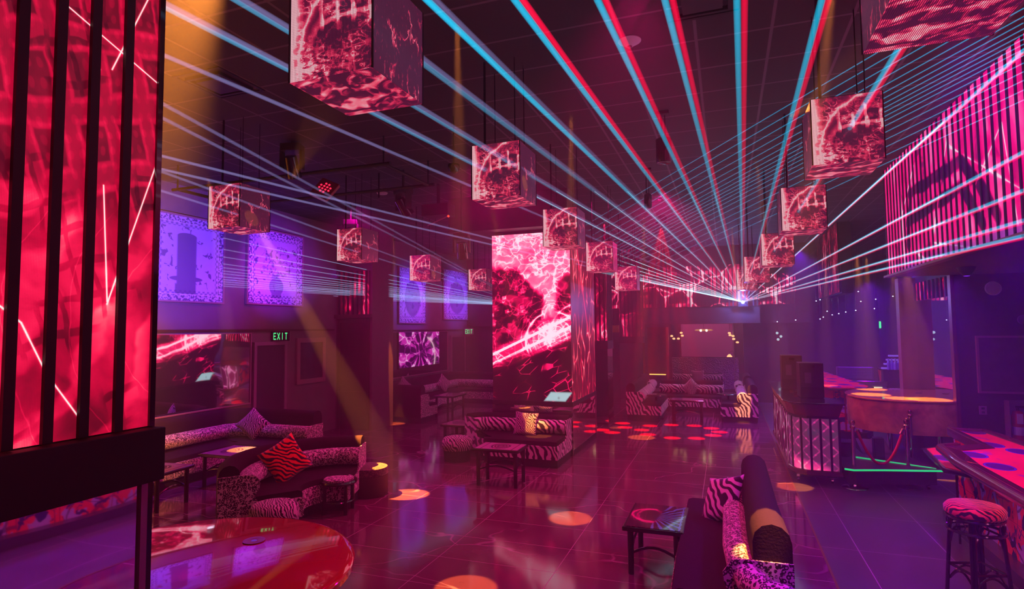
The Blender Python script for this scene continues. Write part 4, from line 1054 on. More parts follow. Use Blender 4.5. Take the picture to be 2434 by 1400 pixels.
for k in range(14): box(bm, -.16+random.uniform(0, .1), -.15+random.uniform(.02, .13), -.9+k*.12, -.86+k*.12, 1.185, 1.20)
link('control_knobs', bm, BRASS, t)
def speaker(label, loc, w, d, h, rz=0):
    t = thing('loudspeaker', label, 'speaker', loc, rz)
    bm = newbm(); box(bm, -w/2, w/2, -d/2, d/2, 0, h); link('cabinet', bm, MATTE, t, bevel=.012)
    bm = newbm(); box(bm, -w/2+.02, w/2-.02, -d/2-.008, -d/2, .30*h, h-.02); link('rear_plate', bm, simple('speaker_grey', (.03, .028, .035), .4), t)
    bm = newbm(); box(bm, -.10, -.01, -d/2-.014, -d/2-.006, h*.42, h*.72)
    link('amp_panel', bm, simple('amp_face', (.10, .09, .13), .35), t)
    bm = newbm(); box(bm, -.04, .04, -d/2-.012, -d/2-.006, h*.86, h*.92); link('handle', bm, BLACK, t)
speaker('black loudspeaker at the front of the mixing booth', (1.23, 10.35, 1.19), .34, .34, .54, .04)
speaker('black loudspeaker behind the other one on the mixing booth', (1.08, 11.6, 1.19), .33, .34, .60, .0)
# platform with green edges
t = thing('platform', 'low black wheeled platform with glowing green edges behind the posts', 'platform', (2.0, 10, 0)); T0 = (2.0, 10)
pf = [(1.52, 9.45), (1.62, 9.40), (2.02, 9.53), (2.77, 9.72), (2.64, 10.35), (2.42, 11.0), (2.2, 11.6), (1.7, 11.6), (1.56, 10.6)]
bm = newbm(); prism(bm, loc_(pf), .27, .298); link('deck', bm, simple('deck_black', (.03, .028, .035), .35, var=.3), t)
bm = newbm(); prism(bm, [(x*.9, y*.9) for x, y in loc_(pf)], .08, .27); link('base', bm, MATTE, t)
bm = newbm(); P_ = loc_(pf)
for i in range(3): a, b = P_[i], P_[i+1]; cyl(bm, (*a, .285), (*b, .285), .013, seg=8)
link('glowing_edge', bm, GREEN, t)
bm = newbm()
for a, b in ((3, 4), (4, 5)): cyl(bm, (*P_[a], .29), (*P_[b], .29), .006, seg=6)
cyl(bm, (.70, -.22, .302), (-.25, .25, .302), .004, seg=6); cyl(bm, (.66, -.18, .302), (-.2, .30, .302), .004, seg=6)
link('glowing_line', bm, GREEN, t)
bm = newbm(); cyl(bm, (*P_[5], .29), (*P_[6], .29), .005, seg=6); cyl(bm, (*P_[7], .29), (*P_[6], .29), .005, seg=6); link('back_line', bm, emit('cyan_edge', (.02, .35, .6), .5), t)
for x, y in ((-.35, -.45), (.6, -.2), (-.3, 1.2)):
    bm = newbm(); cyl(bm, (x-.015, y, .04), (x+.015, y, .04), .04, seg=12); link('castor', bm, CHROME, t)
t = thing('wedge_monitor', 'black wedge-shaped speaker lying on the green-edged platform', 'speaker', (2.15, 10.75, .298))
bm = newbm(); v = [bm.verts.new(p) for p in ((-.2, -.25, 0), (.22, -.15, 0), (.22, .3, 0), (-.2, .3, 0), (-.2, .3, .16), (.22, .3, .16))]
for f in ((0, 1, 2, 3), (0, 3, 4), (1, 5, 2), (2, 5, 4, 3), (0, 4, 5, 1)): bm.faces.new([v[i] for i in f])
link('cabinet', bm, MATTE, t, bevel=.006)
bm = newbm(); v = [bm.verts.new(p) for p in ((-.17, -.19, .027), (.19, -.11, .027), (.19, .26, .15), (-.17, .26, .15))]; bm.faces.new(v); link('grille', bm, DARKWALL, t)
t = thing('gear_bag', 'dark bag slumped beside the mixing booth', 'bag', (1.66, 10.4, .298))
bm = newbm(); lathe(bm, [(0, 0), (.11, 0), (.14, .06), (.15, .15), (.13, .2), (.14, .22), (.09, .23), (0, .2)], 14, sy=1.3); link('bag', bm, MATTE, t, smooth=True)
t = thing('upright_speaker', 'small upright black speaker between the barrier posts', 'speaker', (2.13, 10.35, .298))
bx('cabinet', -.07, .07, -.07, .07, 0, .30, MATTE, t, .01); bx('grille', -.055, .055, -.076, -.07, .02, .28, DARKWALL, t)
# ---------------------------------------------------------------- barrier posts and ropes
def post(label, loc):
    t = thing('barrier_post', label, 'barrier post', loc, 0, 'chrome barrier posts')
    bm = newbm(); lathe(bm, [(0, 0), (.165, 0), (.17, .012), (.16, .022), (.05, .036), (.03, .05), (0, .05)], 32); link('base', bm, CHROME, t, smooth=True)
    bm = newbm(); cyl(bm, (0, 0, .04), (0, 0, .86), .025, seg=18); link('pole', bm, CHROME, t, smooth=True)
    bm = newbm(); lathe(bm, [(0, .84), (.034, .84), (.036, .87), (.022, .885), (.03, .90), (.036, .925), (.028, .952), (0, .962)], 20); link('finial', bm, BRASS, t, smooth=True)
    return t
p0 = post('left chrome barrier post with brass ball, nearest the mixing booth', (1.66, 9.57, 0))
dup(p0, (2.39, 9.86, 0), 0, 'right chrome barrier post with brass ball, nearest the near bar')
dup(p0, (2.72, 11.0, 0), 0, 'third barrier post, mostly hidden behind the right one')
def rope(label, a, b, sag):
    t = thing('barrier_rope', label, 'rope', a); d = Vector(b)-Vector(a)
    bm = newbm(); tube(bm, [d*(k/16)+Vector((0, 0, -sag*4*(k/16)*(1-k/16))) for k in range(17)], .019, 10); link('rope', bm, ROPE, t, smooth=True)
    bm = newbm(); u = d.normalized(); cyl(bm, (0, 0, .02), (u*.04+Vector((0, 0, -.05))), .022, seg=12); cyl(bm, d+Vector((0, 0, .02)), d-u*.04+Vector((0, 0, -.05)), .022, seg=12); link('end_cap', bm, BRASS, t, smooth=True)
rope('red rope sagging low between the two front posts', (1.72, 9.59, .80), (2.34, 9.84, .80), .47)
rope('red rope running back from the right front post', (2.42, 9.92, .80), (2.66, 10.95, .80), .38)
# ---------------------------------------------------------------- left wall: mirrors, pictures, door, signs
def wall_mirror(label, y0, y1, z0, z1):
    t = thing('wall_mirror', label, 'mirror', (XL, (y0+y1)/2, (z0+z1)/2)); a, b = (y1-y0)/2, (z1-z0)/2
    bm = newbm(); box(bm, 0.005, .03, -a, a, -b, b); link('glass', bm, MIRROR, t)
    bm = newbm()
    for (p, q, r, s) in ((-a-.02, a+.02, -b-.025, -b), (-a-.02, a+.02, b, b+.015), (a, a+.02, -b, b)): box(bm, 0.0, .045, p, q, r, s)
    link('frame', bm, simple('mauve_frame', (.4, .2, .32), .35, metal=.4), t)
wall_mirror('wide wall mirror above the left booth reflecting pink screens', 4.2, 8.9, .93, 2.26)
wall_mirror('wall mirror above the horseshoe booth behind the wall column', 12.7, 17.45, .98, 2.24)
def picture(label, y0, y1, z0, z1, k, group=None, fw=.03, wall='L', X=None):
    w, h = (y1-y0), (z1-z0)
    t = thing('framed_picture', label, 'picture', (XL+.005 if wall == 'L' else y0+w/2, (y0+y1)/2 if wall == 'L' else X, z0), 0 if wall == 'L' else -PI/2)
    bm = newbm(); f = quad(bm, [(.03, -w/2, 0), (.03, w/2, 0), (.03, w/2, h), (.03, -w/2, h)], [(0, 0), (1, 0), (1, 1), (0, 1)])
    me = bpy.data.meshes.new('print'); bm.to_mesh(me); bm.free(); me.materials.append(k if not isinstance(k, int) else PRN[k])
    o = bpy.data.objects.new('print', me); COL.objects.link(o); o.parent = t
    bm = newbm(); box(bm, 0, .028, -w/2, w/2, 0, h)
    for (p, q, r, s) in ((-w/2-fw, w/2+fw, -fw, 0), (-w/2-fw, w/2+fw, h, h+fw), (-w/2-fw, -w/2, 0, h), (w/2, w/2+fw, 0, h)): box(bm, 0, .05, p, q, r, s)
    link('frame', bm, FRAME, t)
picture('tall violet-lit picture of a dark column and hat on the left wall', 6.78, 8.20, 2.84, 4.28, 0)
picture('violet-lit picture of flowers in a vase on the left wall', 8.80, 10.34, 2.86, 4.34, 1)
picture('narrow violet picture of a dark oval beyond the wall column', 14.38, 15.93, 2.52, 4.1, 2)
picture('plain violet picture, second beyond the wall column', 17.15, 19.2, 2.66, 4.3, 2)
picture('violet picture partly hidden by the wide middle column', 20.1, 22.0, 2.66, 4.3, 2)
DPR = simple('dark_print', (.07, .05, .07), .3, var=.6)
picture('dim framed picture low on the left wall beside the wall column', 10.3, 11.05, 1.25, 2.05, DPR, fw=.10)
t = thing('reflection_panel', 'violet-pink glowing panel standing in for a screen reflection above the horseshoe booth', 'screen', (XL+.04, 15.6, 1.22))  # added glowing panel; its picture imitates a reflection in the mirror
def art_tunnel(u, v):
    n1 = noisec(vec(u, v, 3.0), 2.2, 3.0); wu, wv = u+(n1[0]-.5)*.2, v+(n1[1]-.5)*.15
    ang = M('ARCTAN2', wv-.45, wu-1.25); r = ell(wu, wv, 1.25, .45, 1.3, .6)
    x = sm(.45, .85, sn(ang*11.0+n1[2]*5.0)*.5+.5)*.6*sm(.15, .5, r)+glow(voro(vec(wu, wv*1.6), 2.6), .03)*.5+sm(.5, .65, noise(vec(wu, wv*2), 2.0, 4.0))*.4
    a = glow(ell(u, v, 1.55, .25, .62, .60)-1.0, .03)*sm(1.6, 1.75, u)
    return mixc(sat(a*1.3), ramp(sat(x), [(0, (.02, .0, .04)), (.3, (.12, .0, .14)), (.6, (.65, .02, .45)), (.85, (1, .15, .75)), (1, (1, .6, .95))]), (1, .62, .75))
panelobj('screen', (.0, -1.23), (.0, 1.23), 0, 1.03, .03, screen('tunnel_reflection', art_tunnel, .8), t, uvs=(0, 2.46, 0, 1.03))  # glowing face of the added panel, imitates a reflection
bx('dark_edge', -.03, .004, -1.30, -1.23, -.02, 1.05, BLACK, t)
# recessed door with exit sign
struct(bx('door_1', XL+.0, XL+.03, 9.05, 9.82, 0, 2.02, simple('door_dark', (.05, .03, .06), .4)))
bm = newbm(); box(bm, XL, XL+.06, 8.98, 9.05, 0, 2.09); box(bm, XL, XL+.06, 9.82, 9.89, 0, 2.09); box(bm, XL, XL+.06, 9.05, 9.82, 2.02, 2.09)
struct(link('trim_9', bm, simple('door_casing', (.25, .16, .24), .4)))
struct(bx('door_2', XL+.0, XL+.03, 17.75, 19.9, 0, 2.05, bpy.data.materials['door_dark']))
bm = newbm(); box(bm, XL, XL+.06, 17.68, 17.75, 0, 2.1); box(bm, XL, XL+.06, 19.9, 19.97, 0, 2.1); box(bm, XL+.03, XL+.05, 18.8, 18.84, 0, 2.05)
struct(link('trim_10', bm, bpy.data.materials['door_casing']))
GL = {'E': [(0, 0, .12, 1), (0, .86, .7, 1), (0, .43, .6, .57), (0, 0, .7, .14)], 'I': [(.28, 0, .42, 1)], 'T': [(.28, 0, .42, 1), (0, .86, .7, 1)]}
def exit_sign(label, loc, rz, w=.30, h=.17, face=BLACK):
    t = thing('exit_sign', label, 'sign', loc, rz)      # faces local -Y
    bx('housing', -w/2, w/2, -.02, .03, 0, h, face, t, .004)
    bm = newbm(); lh = h*.70; z0 = h*.15; lw = w*.19; x = -w*.40
    for ch in 'EXIT':
        if ch == 'X':
            for s in (1, -1):
                a = (x+(0 if s > 0 else lw*.7)); b = x+(lw*.7 if s > 0 else 0); th = .012
                v = [bm.verts.new(p) for p in ((a-th/2, -.022, z0), (a+th/2, -.022, z0), (b+th/2, -.022, z0+lh), (b-th/2, -.022, z0+lh))]; bm.faces.new(v)
        else:
            for a, b, c, d in GL[ch]: box(bm, x+a*lw, x+c*lw, -.0235, -.02, z0+b*lh, z0+d*lh)
        x += lw*1.08
    link('letters', bm, GREENX, t)
exit_sign('green EXIT sign above the dark door on the left wall', (XL+.12, 9.62, 2.10), .95, .36, .20)
exit_sign('small pale EXIT sign left of the wide middle column', (XL+.15, 18.9, 2.12), .8, .34, .22, simple('sign_grey', (.3, .33, .3), .4))
exit_sign('tiny green EXIT sign far behind the copper stage', (4.74, 22.0, 2.22), 1.35, .34, .22, GREENX)
struct(bx('trim_11', 4.70, 4.9, 22.02, 24, 0, 4.82, DARKWALL))
# right wall end: picture, sounders, outlet, extinguisher
picture('large dark framed picture on the violet wall right of the stage', 3.66, 4.9, 1.28, 2.10, DPR, wall='B', X=10.99, fw=.03)
t = thing('ceiling_speaker', 'round pale speaker disc on the wall above the dark picture', 'speaker', (3.90, 10.99, 2.86))
bm = newbm(); cyl(bm, (0, 0, 0), (0, -.02, 0), .11, .10, 28); link('grille', bm, WHITE, t)
t = thing('wall_sensor', 'small round violet disc on the wall above the dark picture', 'sensor', (4.25, 10.99, 2.37))
bm = newbm(); cyl(bm, (0, 0, 0), (0, -.02, 0), .075, .07, 24); link('disc', bm, simple('violet_disc', (.2, .12, .35), .4), t)
t = thing('wall_outlet', 'small pale wall outlet under the dark picture', 'outlet', (3.68, 10.99, .92))
bx('plate', -.05, .05, -.012, 0, 0, .13, simple('outlet_plate', (.3, .2, .3), .4), t, .004); bm = newbm(); box(bm, -.02, .02, -.015, -.01, .02, .05); box(bm, -.02, .02, -.015, -.01, .08, .11); link('socket', bm, BLACK, t)
t = thing('fire_extinguisher', 'red fire extinguisher with white tag in a wall cabinet behind the near bar', 'extinguisher', (4.08, 10.9, .55))
bm = newbm(); lathe(bm, [(0, 0), (.075, 0), (.08, .02), (.08, .38), (.06, .44), (.02, .46), (0, .46)], 24); link('cylinder', bm, simple('ext_red', (.6, .02, .02), .25), t, smooth=True)
bm = newbm(); cyl(bm, (0, 0, .46), (0, 0, .5), .02, seg=10); box(bm, -.02, .09, -.015, .015, .5, .53); link('valve', bm, BLACK, t)
bm = newbm(); box(bm, -.045, .03, -.088, -.084, .27, .42); link('inspection_tag', bm, WHITE, t)
bm = newbm(); cyl(bm, (0, 0, .10), (0, 0, .22), .082, seg=24); link('label_band', bm, WHITE, t)
bm = newbm(); box(bm, -.12, .12, .085, .095, -.02, .6); box(bm, -.13, -.12, -.09, .095, -.02, .6); link('cabinet', bm, simple('cab_metal', (.25, .2, .25), .3, metal=.5), t)
t = thing('blacklight_lamp', 'small dark dome lamp with violet glow under the marquee soffit', 'lamp', (3.12, 9.6, 3.09))
bm = newbm(); lathe(bm, [(0, -.12), (.04, -.12), (.08, -.06), (.11, 0), (0, 0)], 20); link('shade', bm, MATTE, t, smooth=True)
bm = newbm(); lathe(bm, [(0, -.125), (.035, -.122), (.035, -.118), (0, -.118)], 16); link('lens', bm, emit('violet_lens', (.2, .02, 1), 2.0), t)
# ---------------------------------------------------------------- far alcove
t = thing('wall_mirror', 'pale lilac wall mirror in the far alcove with hanging lights around it', 'mirror', (-.72, 23.98, 1.15))
bm = newbm(); box(bm, -.95, .95, -.03, 0, 0, 1.28); link('glass', bm, simple('lilac_panel', (.55, .28, .48), .18, spec=.8), t)
bx('frame', -1.0, -.95, -.05, 0, -.03, 1.31, CHROME, t); bx('frame', .95, 1.0, -.05, 0, -.03, 1.31, CHROME, t)
t = thing('embossed_panel', 'embossed metallic half-height panel behind the far booths', 'panel', (-.72, 21.9, 0))
bm = newbm(); box(bm, -1.15, 1.1, 0, .08, 0, 1.22); link('panel', bm, EMBOSS, t)
t = thing('gilded_panel', 'tall dim gold glass panel with yellow glowing foot left of the alcove', 'panel', (-2.05, 19.9, 0))
bm = newbm(); box(bm, -.42, .18, 0, .06, .75, 2.32); link('glass', bm, simple('gold_glass', (.30, .15, .06), .2, metal=.5, var=.3), t)
bx('gold_edge', .18, .26, -.02, .06, .0, 2.32, BRASS, t); bx('glowing_foot', -.38, .15, -.03, .0, .74, .77, emit('foot_glow', (1, .6, .12), 1.6), t)
bx('base', -.42, .18, 0, .06, 0, .75, MATTE, t)
t = thing('brass_plaque', 'small brass box panel between the two far slatted columns', 'panel', (-3.0, 16.6, 2.3))
bx('plate', -.12, .14, 0, .05, -.12, .08, simple('brass_dull', (.75, .42, .15), .3, metal=.6), t)
bx('hanger', -.006, .006, .02, .03, .08, 2.52, BLACK, t)
GLOBE = emit('amber_globe', (1, .55, .22), 1.5); pend0 = None
for i, (x, z) in enumerate([(-1.77, 2.01), (-1.45, 2.12), (-1.42, 2.02), (-1.70, 1.92), (-1.55, 1.92), (.11, 2.10), (.13, 2.03), (.22, 2.0), (.24, 1.90), (.35, 1.79)]):
    y = 20.9+.03*(i % 3)
    g = 'amber globe lights left of the alcove mirror' if i < 5 else 'amber globe lights right of the alcove mirror'
    lb = 'small amber pendant globe in the cluster left of the alcove mirror' if i < 5 else 'small amber pendant globe in the string right of the alcove mirror'
    t = thing('pendant_light', lb, 'pendant light', (x, y, z), 0, g)
    bm = newbm(); lathe(bm, [(0, -.035), (.04, -.025), (.05, 0), (.04, .025), (0, .035)], 14); link('globe', bm, GLOBE, t, smooth='all')
    bm = newbm(); cyl(bm, (0, 0, .03), (0, 0, 4.82-z), .003, seg=5); link('cord', bm, BLACK, t)
t = thing('chandelier', 'flat oval amber chandelier hanging in the far alcove', 'chandelier', (-.73, 21.6, 2.2))
bm = newbm(); lathe(bm, [(0, -.03), (.25, -.02), (.32, 0), (.25, .03), (0, .04)], 32); link('shade', bm, emit('amber_shade', (1, .42, .14), .55), t, smooth=True)
for x in (-.09, .10):
    bm = newbm(); lathe(bm, [(0, -.05), (.035, -.03), (.035, .02), (0, .03)], 12, (x, -.28, 0)); link('bulb', bm, emit('bulb_hot', (1, .75, .4), 6), t, smooth='all')
bm = newbm(); cyl(bm, (0, 0, .03), (0, 0, 2.62), .004, seg=5); link('cord', bm, BLACK, t)
t = thing('arc_lamp', 'curved lamp with glowing amber shade at the right of the alcove', 'lamp', (.12, 20.9, 0))
bm = newbm(); tube(bm, [(.12, 0, 0), (.12, 0, 1.4), (.10, 0, 1.48), (.04, 0, 1.5), (-.02, 0, 1.46), (-.03, 0, 1.38)], .010, 6); link('stem', bm, BRASS, t, smooth=True)
bm = newbm(); lathe(bm, [(0, .06), (.03, .06), (.08, .0), (.085, -.03), (0, -.03)], 18, (-.03, 0, 1.33)); link('lamp_shade', bm, GLOBE, t, smooth=True)
for i, (x, y, z) in enumerate([(1.43, 19.0, 2.11), (1.53, 19.0, 2.01), (1.45, 19.0, 1.92)]):
    o = bmesh.new(); o.free(); bm = newbm(); lathe(bm, [(0, -.04), (.028, -.028), (.04, 0), (.028, .028), (0, .04)], 12)
    q = link('glass_ball', bm, emit('pale_ball', (.5, .75, .8), .9), None, smooth='all'); q.location = (x, y, z)
    bm = newbm(); cyl(bm, (0, 0, .03), (0, 0, 4.82-z), .002, seg=5); link('cord', bm, BLACK, q)
    tag(q, 'small pale glowing ball on the dark wall right of the alcove', 'ball light', 'pale glowing balls')
GLINT = emit('glint_white', (.6, .7, 1), 5)  # glowing beads stand for reflected glints; their cords are added
SL = [(3.4, 3.23), (3.45, 2.96), (3.8, 3.01), (4.2, 3.08), (3.76, 2.76), (2.47, 3.03), (2.37, 3.0), (4.41, 2.76), (2.45, 2.5), (2.53, 2.55), (2.75, 2.61), (2.91, 2.64), (3.08, 2.68), (3.32, 2.72), (2.63, 2.71), (1.84, 2.48), (1.37, 2.44)]
s0 = None
for x, z in SL:
    if s0 is None:
        bm = newbm(); lathe(bm, [(0, -.014), (.018, 0), (0, .014)], 10); s0 = link('glint_bead', bm, GLINT, None, smooth='all'); o = s0
        tag(o, 'tiny white glowing bead standing for a reflected glint over the far bar', 'glint bead', 'tiny reflected glints over the far bar')
    else: o = s0.copy(); COL.objects.link(o)
    o.location = (x, 18.0, z)
    bm = newbm(); cyl(bm, (0, 0, .01), (0, 0, 4.82-z), .0015, seg=4); link('cord', bm, BLACK, o)
# ---------------------------------------------------------------- ceiling hardware
def can(label, loc, r=.09, h=.28, drop=.35):
    t = thing('can_spotlight', label, 'spotlight', loc)
    bm = newbm(); lathe(bm, [(0, .02), (r*.9, .0), (r, .02), (r, h), (r*.5, h+.03), (0, h+.03)], 24); link('housing', bm, BLACK, t, smooth=True)
    bm = newbm(); cyl(bm, (-.02, 0, h), (-.02, 0, 4.82-loc[2]), .012, seg=8); cyl(bm, (.02, 0, h), (.02, 0, 4.82-loc[2]), .006, seg=6); box(bm, -.07, .07, -.07, .07, 4.79-loc[2], 4.82-loc[2]); link('stem', bm, MATTE, t)
can('hanging black cylinder between two thick laser beams', (-.62, 7.8-.9, 4.22))
can('dark fixture hanging right of the cube above the middle column', (-1.1, 9.3, 4.2), .06, .2)
def moving_head(label, loc, rz=0, tilt=30):
    t = thing('moving_head_light', label, 'spotlight', loc, rz)
    zc = 4.82-loc[2]
    bx('base', -.13, .13, -.10, .10, .18, .28, MATTE, t, .01)
    bx('yoke', -.15, -.12, -.05, .05, -.06, .2, MATTE, t); bx('yoke', .12, .15, -.05, .05, -.06, .2, MATTE, t)
    a = math.radians(tilt); d = Vector((0, math.sin(a), -math.cos(a)))
    bm = newbm(); cyl(bm, -d*.12, d*.16, .08, .10, 20); link('head', bm, BLACK, t, smooth=True)
    bm = newbm(); cyl(bm, d*.158, d*.165, .085, .085, 20); link('lens', bm, simple('lens_glass', (.1, .02, .05), .05, coat=1), t)
    bm = newbm(); cyl(bm, (0, 0, .28), (0, 0, zc), .02, seg=8); link('pipe', bm, MATTE, t)
moving_head('moving head light on a pipe left of the slatted pink wall cube row', (-5.35, 6.15, 4.50), .3, 30)
moving_head('moving head light above the curved leopard booth', (-4.7, 7.9, 4.25), -.4, 40)
moving_head('moving head light hanging before the wide middle column', (-4.3, 9.2, 3.7), .2, 20)
moving_head('moving head light near the second violet picture', (-6.9, 9.6, 4.2), .5, 35)
t = thing('strobe_panel', 'tilted red strobe panel with a grid of glowing red cells', 'light', (-5.30, 6.75, 4.32), .25); t.rotation_euler = (math.radians(-32), math.radians(24), .2)
bx('housing', -.14, .14, 0, .06, -.17, .17, simple('red_plate', (.30, .01, .04), .35), t, .008)
bm = newbm()
for i in range(4):
    for j in range(4):
        if (i, j) in ((0, 0), (0, 3), (3, 0), (3, 3)): continue
        cyl(bm, (-.075+i*.05, -.001, -.06+j*.05), (-.075+i*.05, -.006, -.06+j*.05), .015, seg=10)
link('lamp_cells', bm, emit('red_cells', (1, .02, .08), 1.6), t)
t = thing('lighting_truss', 'dark pipe frame carrying lights under the left ceiling', 'truss', (-6.2, 7.6, 4.45))
bm = newbm()
cyl(bm, (-1.6, 0, 0), (2.2, 0, 0), .025, seg=8); cyl(bm, (-1.6, -1.2, 0), (2.2, -1.2, 0), .025, seg=8)
for x in (-1.5, 2.1): cyl(bm, (x, -1.2, 0), (x, 0, 0), .025, seg=8); cyl(bm, (x, 0, 0), (x, 0, .37), .012, seg=6); cyl(bm, (x, -1.2, 0), (x, -1.2, .37), .012, seg=6)
link('pipes', bm, MATTE, t)
t = thing('projector_box', 'dark box fixture with an angled lit arm under the ceiling left of centre', 'light', (-4.6, 8.9, 4.15))
bx('case', -.25, .25, -.15, .15, .1, .3, MATTE, t, .01)
bm = newbm(); cyl(bm, (-.1, -.2, -.08), (.28, -.2, .05), .012, seg=8); link('arm', bm, simple('pale_arm', (.4, .25, .35), .4), t)
bm = newbm(); cyl(bm, (.28, -.2, .04), (.30, -.2, .06), .018, seg=10); link('red_lamp', bm, emit('red_dot', (1, .05, .02), 2), t); bx('pipe', -.02, .02, -.02, .02, .3, .67, MATTE, t)
t = thing('smoke_detector', 'white round smoke detector on the ceiling beside a thick laser', 'detector', (-.72, 5.03, 4.82))
bm = newbm(); lathe(bm, [(0, -.05), (.03, -.05), (.05, -.035), (.075, -.02), (.10, -.005), (.10, 0), (0, 0)], 28); link('housing', bm, WHITE, t, smooth=True)
bm = newbm(); lathe(bm, [(0, -.075), (.02, -.06), (.022, -.05), (0, -.045)], 14); link('sensor', bm, simple('sensor_glass', (.3, .2, .25), .1, coat=1), t, smooth=True)
t = thing('dome_camera', 'small dome camera hanging left of the cube over the middle column', 'camera', (-2.95, 6.1, 4.2))
bm = newbm(); lathe(bm, [(0, -.07), (.05, -.05), (.07, 0), (.07, .04), (0, .06)], 20); link('dome', bm, BLACK, t, smooth=True)
bm = newbm(); cyl(bm, (0, 0, .04), (0, 0, .62), .01, seg=6); link('stem', bm, MATTE, t)
t = thing('disc_speaker', 'small half-lit disc speaker under the ceiling left of centre', 'speaker', (-5.15, 8.0, 4.52))
bm = newbm(); lathe(bm, [(0, -.04), (.08, -.02), (.09, 0), (0, .02)], 20); link('disc', bm, WHITE, t, smooth=True); bx('bracket', -.012, .012, -.1, -.09, -.1, .3, BLACK, t)
# laser projectors
for loc, lab in (((.51, 18.90, 2.98), 'laser projector at the far header where the thick beams start'), ((-6.25, 18.9, 3.02), 'laser projector hidden behind the wide middle column')):
    t = thing('laser_projector', lab, 'projector', loc)
    bx('case', -.14, .14, -.04, .09, -.07, .12, BLACK, t, .008)
    bm = newbm(); cyl(bm, (0, -.042, .07), (0, -.05, .07), .035, seg=16); link('aperture', bm, emit('aperture_white', (.8, .95, 1), 60), t)
# ---------------------------------------------------------------- laser beams: thin shafts of glowing haze
def f_beam(b, col=(0, 1, 1), s=1.0):
    out = NT.nodes['Material Output']
    lw = NT.nodes.new('ShaderNodeLayerWeight'); lw.inputs[0].default_value = .5
    core = 1.0-E_(lw.outputs['Facing'])
    st = M('POWER', core, 1.4)*s
    em = NT.nodes.new('ShaderNodeEmission'); em.inputs[0].default_value = (*col, 1); plug(em.inputs[1], st)
    tr = NT.nodes.new('ShaderNodeBsdfTransparent'); ad = NT.nodes.new('ShaderNodeAddShader')
    NT.links.new(em.outputs[0], ad.inputs[0]); NT.links.new(tr.outputs[0], ad.inputs[1]); NT.links.new(ad.outputs[0], out.inputs[0])
def bmat(n, col, s):
    m = material(n, f_beam, col=col, s=s)
    try: m.cycles.emission_sampling = 'NONE'
    except Exception: pass
    return m
CY = bmat('beam_cyan', (.0, .50, .80), .95); RD = bmat('beam_red', (.85, .0, .04), 1.15)
CYD = bmat('beam_cyan_dim', (.05, .28, .48), .55)
CYC = bmat('beam_core', (.55, .85, 1), 1.3)
LV = bmat('beam_lavender', (.20, .18, .42), .42); TH = bmat('beam_thin_blue', (.0, .26, .48), .72); PL = bmat('beam_pale', (.16, .50, .62), .42)
S1 = Vector((.51, 18.82, 3.05)); S2 = Vector((-6.25, 18.82, 3.09))
def beam(label, a, parts, group=None):
    """parts: (name, start, end, r0, r1, material)"""
    t = thing('laser_beam', label, 'laser beam', a, 0, group); A = Vector(a)
    for nm, p, q, r0, r1, m in parts:
        bm = newbm(); cyl(bm, Vector(p)-A, Vector(q)-A, r0, r1, 14, caps=False); o = link(nm, bm, m, t, smooth='all')
        o.visible_shadow = False
    return t
BIG = [((-2.72, 1.0, 3.94), 'pale thick laser beam passing under the big near cube, lowest of the left ones'),
       ((-2.33, 1.07, 3.94), 'pale thick laser beam crossing the big near cube to the top edge'),
       ((-1.83, 1.25, 3.93), 'thick laser beam leaving the top edge just behind the big near cube'),
       ((-1.4, 1.4, 3.92), 'thick cyan laser beam leaving the top edge right beside the big near cube'),
       ((-.98, 1.55, 3.91), 'thick cyan laser beam, second to the right of the big near cube'),
       ((-.59, 1.69, 3.91), 'thick cyan and red laser beam passing over the smoke detector'),
       ((-.27, 1.8, 3.9), 'thick cyan and red laser beam left of the vertical one'),
       ((.07, 1.92, 3.89), 'vertical thick cyan and red laser beam'),
       ((.47, 2.06, 3.89), 'thick cyan and red laser beam leaning right of the vertical one'),
       ((.97, 2.24, 3.88), 'thick laser beam running up to the cube cut by the top edge')]
for i, (e, lab) in enumerate(BIG):
    e = Vector(e); k = i/7.0
    off = Vector((.030, 0, .012)); rs = min(1, .25+k*.9)
    far = S1.lerp(e, 1)
    beam(lab, S1, [('cyan_shaft', S1, e, .018 if i > 1 else .013, .018 if i > 1 else .013, CY if i > 2 else CYD), ('red_shaft', S1+Vector((.003, 0, 0)), e+off*(.75+.45*min(1, k)), .016, .0175, RD if i > 3 else LV),
                   ('white_core', S1, S1.lerp(e, .74), .015, .002, CYC)])
for e, lab in zip([(2.4, 5.9, 4.58), (2.4, 6.01, 3.75), (2.4, 6.05, 3.43), (2.4, 6.08, 3.18), (2.4, 6.1, 3.05)],
                  ['thick laser beam crossing the marquee screen, steepest of five', 'thick laser beam crossing the marquee screen, second steepest', 'laser beam crossing the middle of the marquee screen', 'laser beam crossing the lower marquee screen', 'flattest laser beam skimming the bottom of the marquee screen']):
    e = Vector(e); beam(lab, S1, [('cyan_shaft', S1, e, .016, .02, CY), ('red_shaft', S1, e+Vector((.0, 0, -.02)), .015, .016, RD), ('white_core', S1, S1.lerp(e, .9), .014, .008, CYC)])
for e in [(-3.42, 1.75, 4.07), (-5.17, 3.14, 3.99), (-5.53, 3.43, 3.97)]:
    beam('faint lavender laser beam reaching left across the violet picture', S1, [('shaft', S1, Vector(e), .013, .016, LV)], 'faint lavender beams from the far projector')
